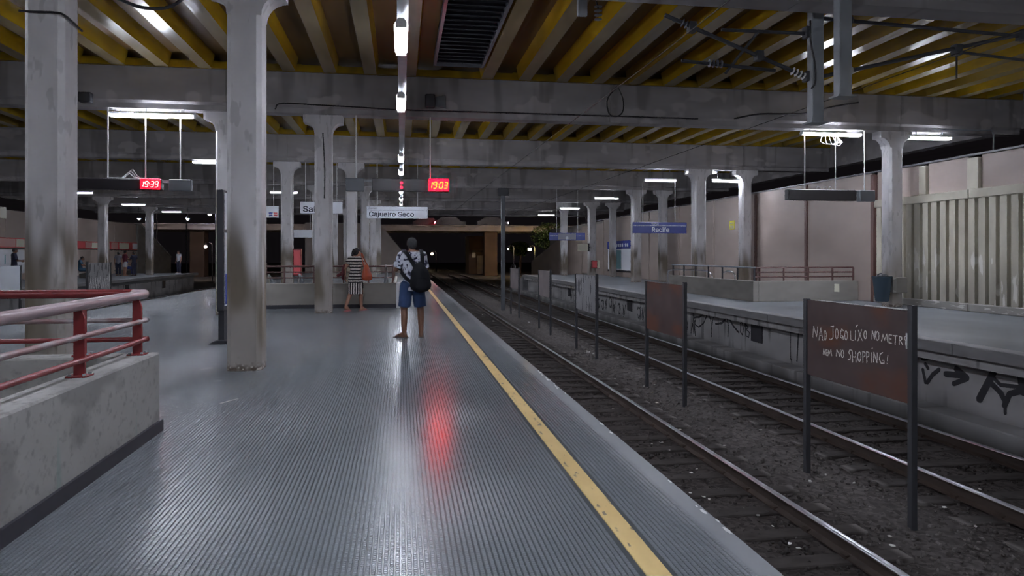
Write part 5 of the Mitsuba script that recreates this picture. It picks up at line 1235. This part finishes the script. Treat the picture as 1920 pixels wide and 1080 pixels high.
    for S in 'RL':
        a, t_ = j[S + 'a'], j[S + 't']
        d = t_ - a; d[2] = 0; d /= np.linalg.norm(d) + 1e-9
        n2 = np.array([-d[1], d[0], 0]); c = (a + t_) / 2; z0 = max(min(a[2] - 0.085 * s, t_[2] - 0.028 * s), 0.0)
        pts = []
        for u, wv in ((-0.145, 0.032), (-0.10, 0.044), (0.05, 0.052), (0.12, 0.046), (0.15, 0.024)):
            for q in (-1, 1):
                for zz in (0.001, 0.020): pts.append(np.array([c[0], c[1], 0]) + d * u * s + n2 * q * wv * s + np.array([0, 0, z0 + zz * s]))
        m = hull(pts)
        if shoe not in ('bsdf_sandal', 'bsdf_pink_shoe'):
            m = hull(pts + [np.array([c[0], c[1], 0]) + d * (-0.10) * s + n2 * q * 0.035 * s + np.array([0, 0, z0 + 0.085 * s]) for q in (-1, 1)] + [np.array([c[0], c[1], 0]) + d * 0.08 * s + n2 * q * 0.038 * s + np.array([0, 0, z0 + 0.06 * s]) for q in (-1, 1)])
        else:
            strap = tube(arc_pts([np.array([c[0], c[1], z0]) + d * 0.03 * s + n2 * q * 0.046 * s + np.array([0, 0, 0.012 + 0.055 * (1 - abs(q)) ** 0.5 * s]) for q in (-1, -0.6, 0, 0.6, 1)], 3), 0.010 * s, 6)
            m = cat(m, strap)
        put('shoe', w(m), shoe, k)
    return k, j, s, w

# the man waiting at the yellow line, seen from behind
k, j, s, w = person('person seen from behind in a white leaf-patterned shirt, blue knee shorts and a black backpack', (0.185, 12.02, 0.0), 0.10, 1.69, 'bsdf_skin_dark', 'bsdf_hair_grey',
    J=dict(Le=(-0.27, 0.02, 1.16), Lw=(-0.25, 0.22, 1.20), Re=(0.235, 0.04, 1.15), Rw=(0.06, 0.26, 1.20), Lh=(-0.095, 0, 0.88), Rh=(0.095, 0, 0.88), Lk=(-0.135, 0.02, 0.48), La=(-0.135, -0.02, 0.085), Lt=(-0.245, 0.08, 0.028), Rk=(0.145, 0.02, 0.48), Ra=(0.150, -0.03, 0.085), Rt=(0.165, 0.14, 0.028), head=(0.0, 0.04, 1.585)),
    top=('bsdf_leaf_shirt', 0.85, 0.80), bottom=('bsdf_denim', 0.88), headtilt=-0.15, fine=0.014, curl=(0.8, 0.7))
shorts_wide = None
bp = [[ball((0.10, -0.255, 1.10), 0.10, (1.55, 0.85, 1)), ball((0.09, -0.235, 1.20), 0.07, (1.3, 0.8, 1)), ball((0.11, -0.26, 0.89), 0.12, (1.5, 0.85, 1)), ball((0.10, -0.19, 1.02), 0.11, (1.2, 0.25, 1.7))]]
k2 = thing('backpack', 'black backpack worn on the back of the person in the leaf-patterned shirt', 'backpack')
put('bag', w(hulls(bp, 0.02, 6)), 'bsdf_backpack', k2, smooth=True)
put('pocket', w(hulls([[ball((0.11, -0.345, 0.87), 0.065, (1.5, 0.6, 1)), ball((0.11, -0.335, 0.98), 0.055, (1.5, 0.5, 1))]], 0.02, 4)), 'bsdf_backpack', k2, smooth=True)
def strap(pts):
    q = arc_pts(pts, 6); d = np.gradient(q, axis=0); o = np.array([0, 0, 0.85]); wv = np.cross(d, np.stack([q[:, 0] * 0 , q[:, 1], q[:, 2] - 1.2], 1) * [1, 1, 0.5] + [0, 0, 0.001]); wv /= np.linalg.norm(wv, axis=1, keepdims=True) + 1e-9
    return cat(*[tube(q + wv * e, 0.011, 5) for e in (-0.022, -0.011, 0.0, 0.011, 0.022)])
put('strap', w(strap([(0.06, -0.20, 1.14), (-0.02, -0.175, 1.28), (-0.105, -0.115, 1.43), (-0.14, 0.0, 1.485), (-0.14, 0.10, 1.42), (-0.15, 0.15, 1.25)])), 'bsdf_backpack', k2)
put('strap', w(strap([(0.13, -0.20, 1.14), (0.15, -0.175, 1.28), (0.15, -0.105, 1.44), (0.14, 0.0, 1.485), (0.14, 0.10, 1.42), (0.15, 0.15, 1.25)])), 'bsdf_backpack', k2)
put('strap', w(strap([(-0.16, 0.12, 1.2), (-0.195, 0.0, 1.16), (-0.15, -0.12, 1.05), (-0.03, -0.20, 0.93)])), 'bsdf_backpack', k2)
hp_l = thing('phone', 'white phone in the left hand of the person with the backpack', 'phone')
put('case', w(moved(box(-0.036, 0.036, -0.005, 0.005, -0.07, 0.07, 0.004), (-0.245, 0.335, 1.22), 0.5)), 'bsdf_phone', hp_l)
put('screen', w(moved(box(-0.031, 0.031, -0.0065, -0.0049, -0.062, 0.062), (-0.245, 0.335, 1.22), 0.5)), 'bsdf_black_metal', hp_l)

# the woman walking past the stair guard
k, j, s, w = person('person in a black and white striped dress walking with a hand at the ear', (-1.13, 18.02, 0.0), -0.55, 1.58, 'bsdf_skin_mid', 'bsdf_hair',
    J=dict(Re=(0.215, 0.13, 1.20), Rw=(0.10, 0.20, 1.44), Le=(-0.29, -0.08, 1.14), Lw=(-0.36, 0.02, 0.93), Rk=(0.09, 0.13, 0.50), Ra=(0.10, 0.14, 0.085), Rt=(0.11, 0.31, 0.028), Lk=(-0.09, -0.07, 0.48), La=(-0.09, -0.30, 0.15), Lt=(-0.10, -0.14, 0.03), head=(0.03, 0.055, 1.58), neck=(0.01, 0.02, 1.45)),
    dress=('bsdf_stripe_dress', 0.46, 0.20), shoe='bsdf_pink_shoe', long_hair=False, female=True, fine=0.016, headturn=-0.35)
put('ponytail', w(trimesh.convex.convex_hull(np.vstack([ball((0.02, -0.075, 1.50), 0.055), ball((-0.02, -0.10, 1.40), 0.03)]))), 'bsdf_hair', k, smooth=40)
hb = thing('handbag', 'orange-red handbag hanging at the right hip of the person in the striped dress', 'bag')
put('pouch', w(hulls([[ball((0.33, 0.02, 0.86), 0.10, (1.0, 1.9, 1)), ball((0.31, 0.02, 1.12), 0.05, (0.7, 1.8, 0.8)), ball((0.34, 0.02, 0.80), 0.07, (1.2, 2.6, 0.6))]], 0.025, 5)), 'bsdf_orange_bag', hb, smooth=True)
put('strap', w(tube(arc_pts([(0.31, -0.08, 1.12), (0.25, -0.06, 1.28), (0.20, -0.02, 1.45), (0.24, 0.05, 1.28), (0.31, 0.10, 1.12)], 5), 0.013, 6)), 'bsdf_orange_bag', hb)
jk = thing('shawl', 'dark red jacket hung over the left arm of the person in the striped dress', 'jacket')
put('cloth', w(hulls([[ball((-0.27, -0.06, 1.13), 0.05, (0.9, 1.3, 0.8)), ball((-0.33, -0.06, 0.93), 0.055, (0.7, 1.6, 1.0))], [ball((-0.33, -0.06, 0.93), 0.055, (0.7, 1.6, 1.0)), ball((-0.46, -0.10, 0.88), 0.035)]], 0.03, 4)), 'bsdf_red_cloth', jk, smooth=True)
put('fold', w(hulls([[ball((-0.35, -0.02, 0.90), 0.04, (0.6, 1.3, 1.0)), ball((-0.36, -0.02, 0.80), 0.035, (0.5, 1.3, 0.8))]], 0.03, 3)), 'bsdf_red_cloth', jk, smooth=True)

# people on the far left platform (small in the photograph)
F = 0.035
person('person in dark clothes standing before the white wall map at the left edge, head bent', (-17.6, 35.6, 0.0), -0.9, 1.72, 'bsdf_skin_dark', 'bsdf_hair', J=dict(Re=(0.23, 0.05, 1.13), Rw=(0.10, 0.28, 1.10), Le=(-0.23, 0.05, 1.13), Lw=(-0.08, 0.27, 1.12)), top=('bsdf_dark_cloth', 0.9, 0.85), bottom=('bsdf_dark_cloth', 1.2), shoe='bsdf_black_metal', headtilt=-0.3, fine=F)
seatJ = dict(Rk=(0.13, 0.42, 0.50), Lk=(-0.13, 0.42, 0.50), Ra=(0.14, 0.40, 0.085), La=(-0.14, 0.40, 0.085), Rt=(0.15, 0.57, 0.028), Lt=(-0.15, 0.57, 0.028), Re=(0.23, 0.10, 0.80), Le=(-0.23, 0.10, 0.80), Rw=(0.10, 0.32, 0.78), Lw=(-0.10, 0.32, 0.72), head=(0, 0.12, 1.19), neck=(0, 0.06, 1.07), chest=(0, 0.03, 0.89))
def wall_bench(y, lab):
    k = thing('concrete_bench', lab, 'bench')
    put('seat', box(-19.3, -18.7, y - 1.0, y + 1.0, 0.30, 0.385, 0.01), 'bsdf_guard_wall', k)
    put('leg', box(-19.2, -18.8, y - 0.8, y - 0.65, 0.0, 0.299), 'bsdf_guard_wall', k)
    put('leg', box(-19.2, -18.8, y + 0.65, y + 0.8, 0.0, 0.299), 'bsdf_guard_wall', k)
wall_bench(45.4, 'bench under the person in dark teal beside the broad column')
wall_bench(52.6, 'bench under the seated person in blue at the far left')
person('person in dark teal clothes seated just right of the broad column', (-18.95, 45.6, 0.0), -1.25, 1.70, 'bsdf_skin_dark', 'bsdf_hair', J=seatJ, top=('bsdf_teal_cloth', 0.8, None), bottom=('bsdf_teal_cloth', 1.2), shoe='bsdf_sandal', seat=True, fine=F)
person('person in bright blue clothes and white shoes seated at the far left', (-18.95, 52.6, 0.0), -1.25, 1.70, 'bsdf_skin_mid', 'bsdf_hair', J=seatJ, top=('bsdf_blue_cloth', 0.8, None), bottom=('bsdf_blue_cloth', 1.2), shoe='bsdf_white_cloth', seat=True, fine=F)
person('person in a grey top standing left of the two people at the farther left column', (-18.75, 50.8, 0.0), 0.2, 1.60, 'bsdf_skin_mid', 'bsdf_hair', top=('bsdf_grey_cloth', 0.6, 0.85), bottom=('bsdf_dark_cloth', 1.2), shoe='bsdf_black_metal', fine=F, female=True)
person('person in a wine-red top and pale shorts standing before the farther left column', (-18.15, 50.3, 0.0), -0.8, 1.68, 'bsdf_skin_mid', 'bsdf_hair', J=dict(Re=(0.26, 0.10, 1.14), Rw=(0.20, 0.34, 1.20)), top=('bsdf_wine_cloth', 0.7, 0.85), bottom=('bsdf_white_cloth', 0.7), shoe='bsdf_sandal', fine=F)
person("person in a white shirt and dark trousers alone at the end of the left platform", (-16.45, 56.0, 0.0), 2.6, 1.72, 'bsdf_skin_mid', 'bsdf_hair', top=('bsdf_white_cloth', 0.5, 0.85), bottom=('bsdf_dark_cloth', 1.2), shoe='bsdf_white_cloth', fine=F)
person('person in dark clothes leaning by the farther left column, behind the one in wine-red', (-17.45, 49.9, 0.0), 1.2, 1.62, 'bsdf_skin_dark', 'bsdf_hair', J=dict(Le=(-0.24, 0.12, 1.14), Lw=(-0.22, 0.34, 1.18)), top=('bsdf_dark_cloth', 0.9, 0.85), bottom=('bsdf_dark_cloth', 1.2), shoe='bsdf_black_metal', headtilt=-0.3, fine=F)
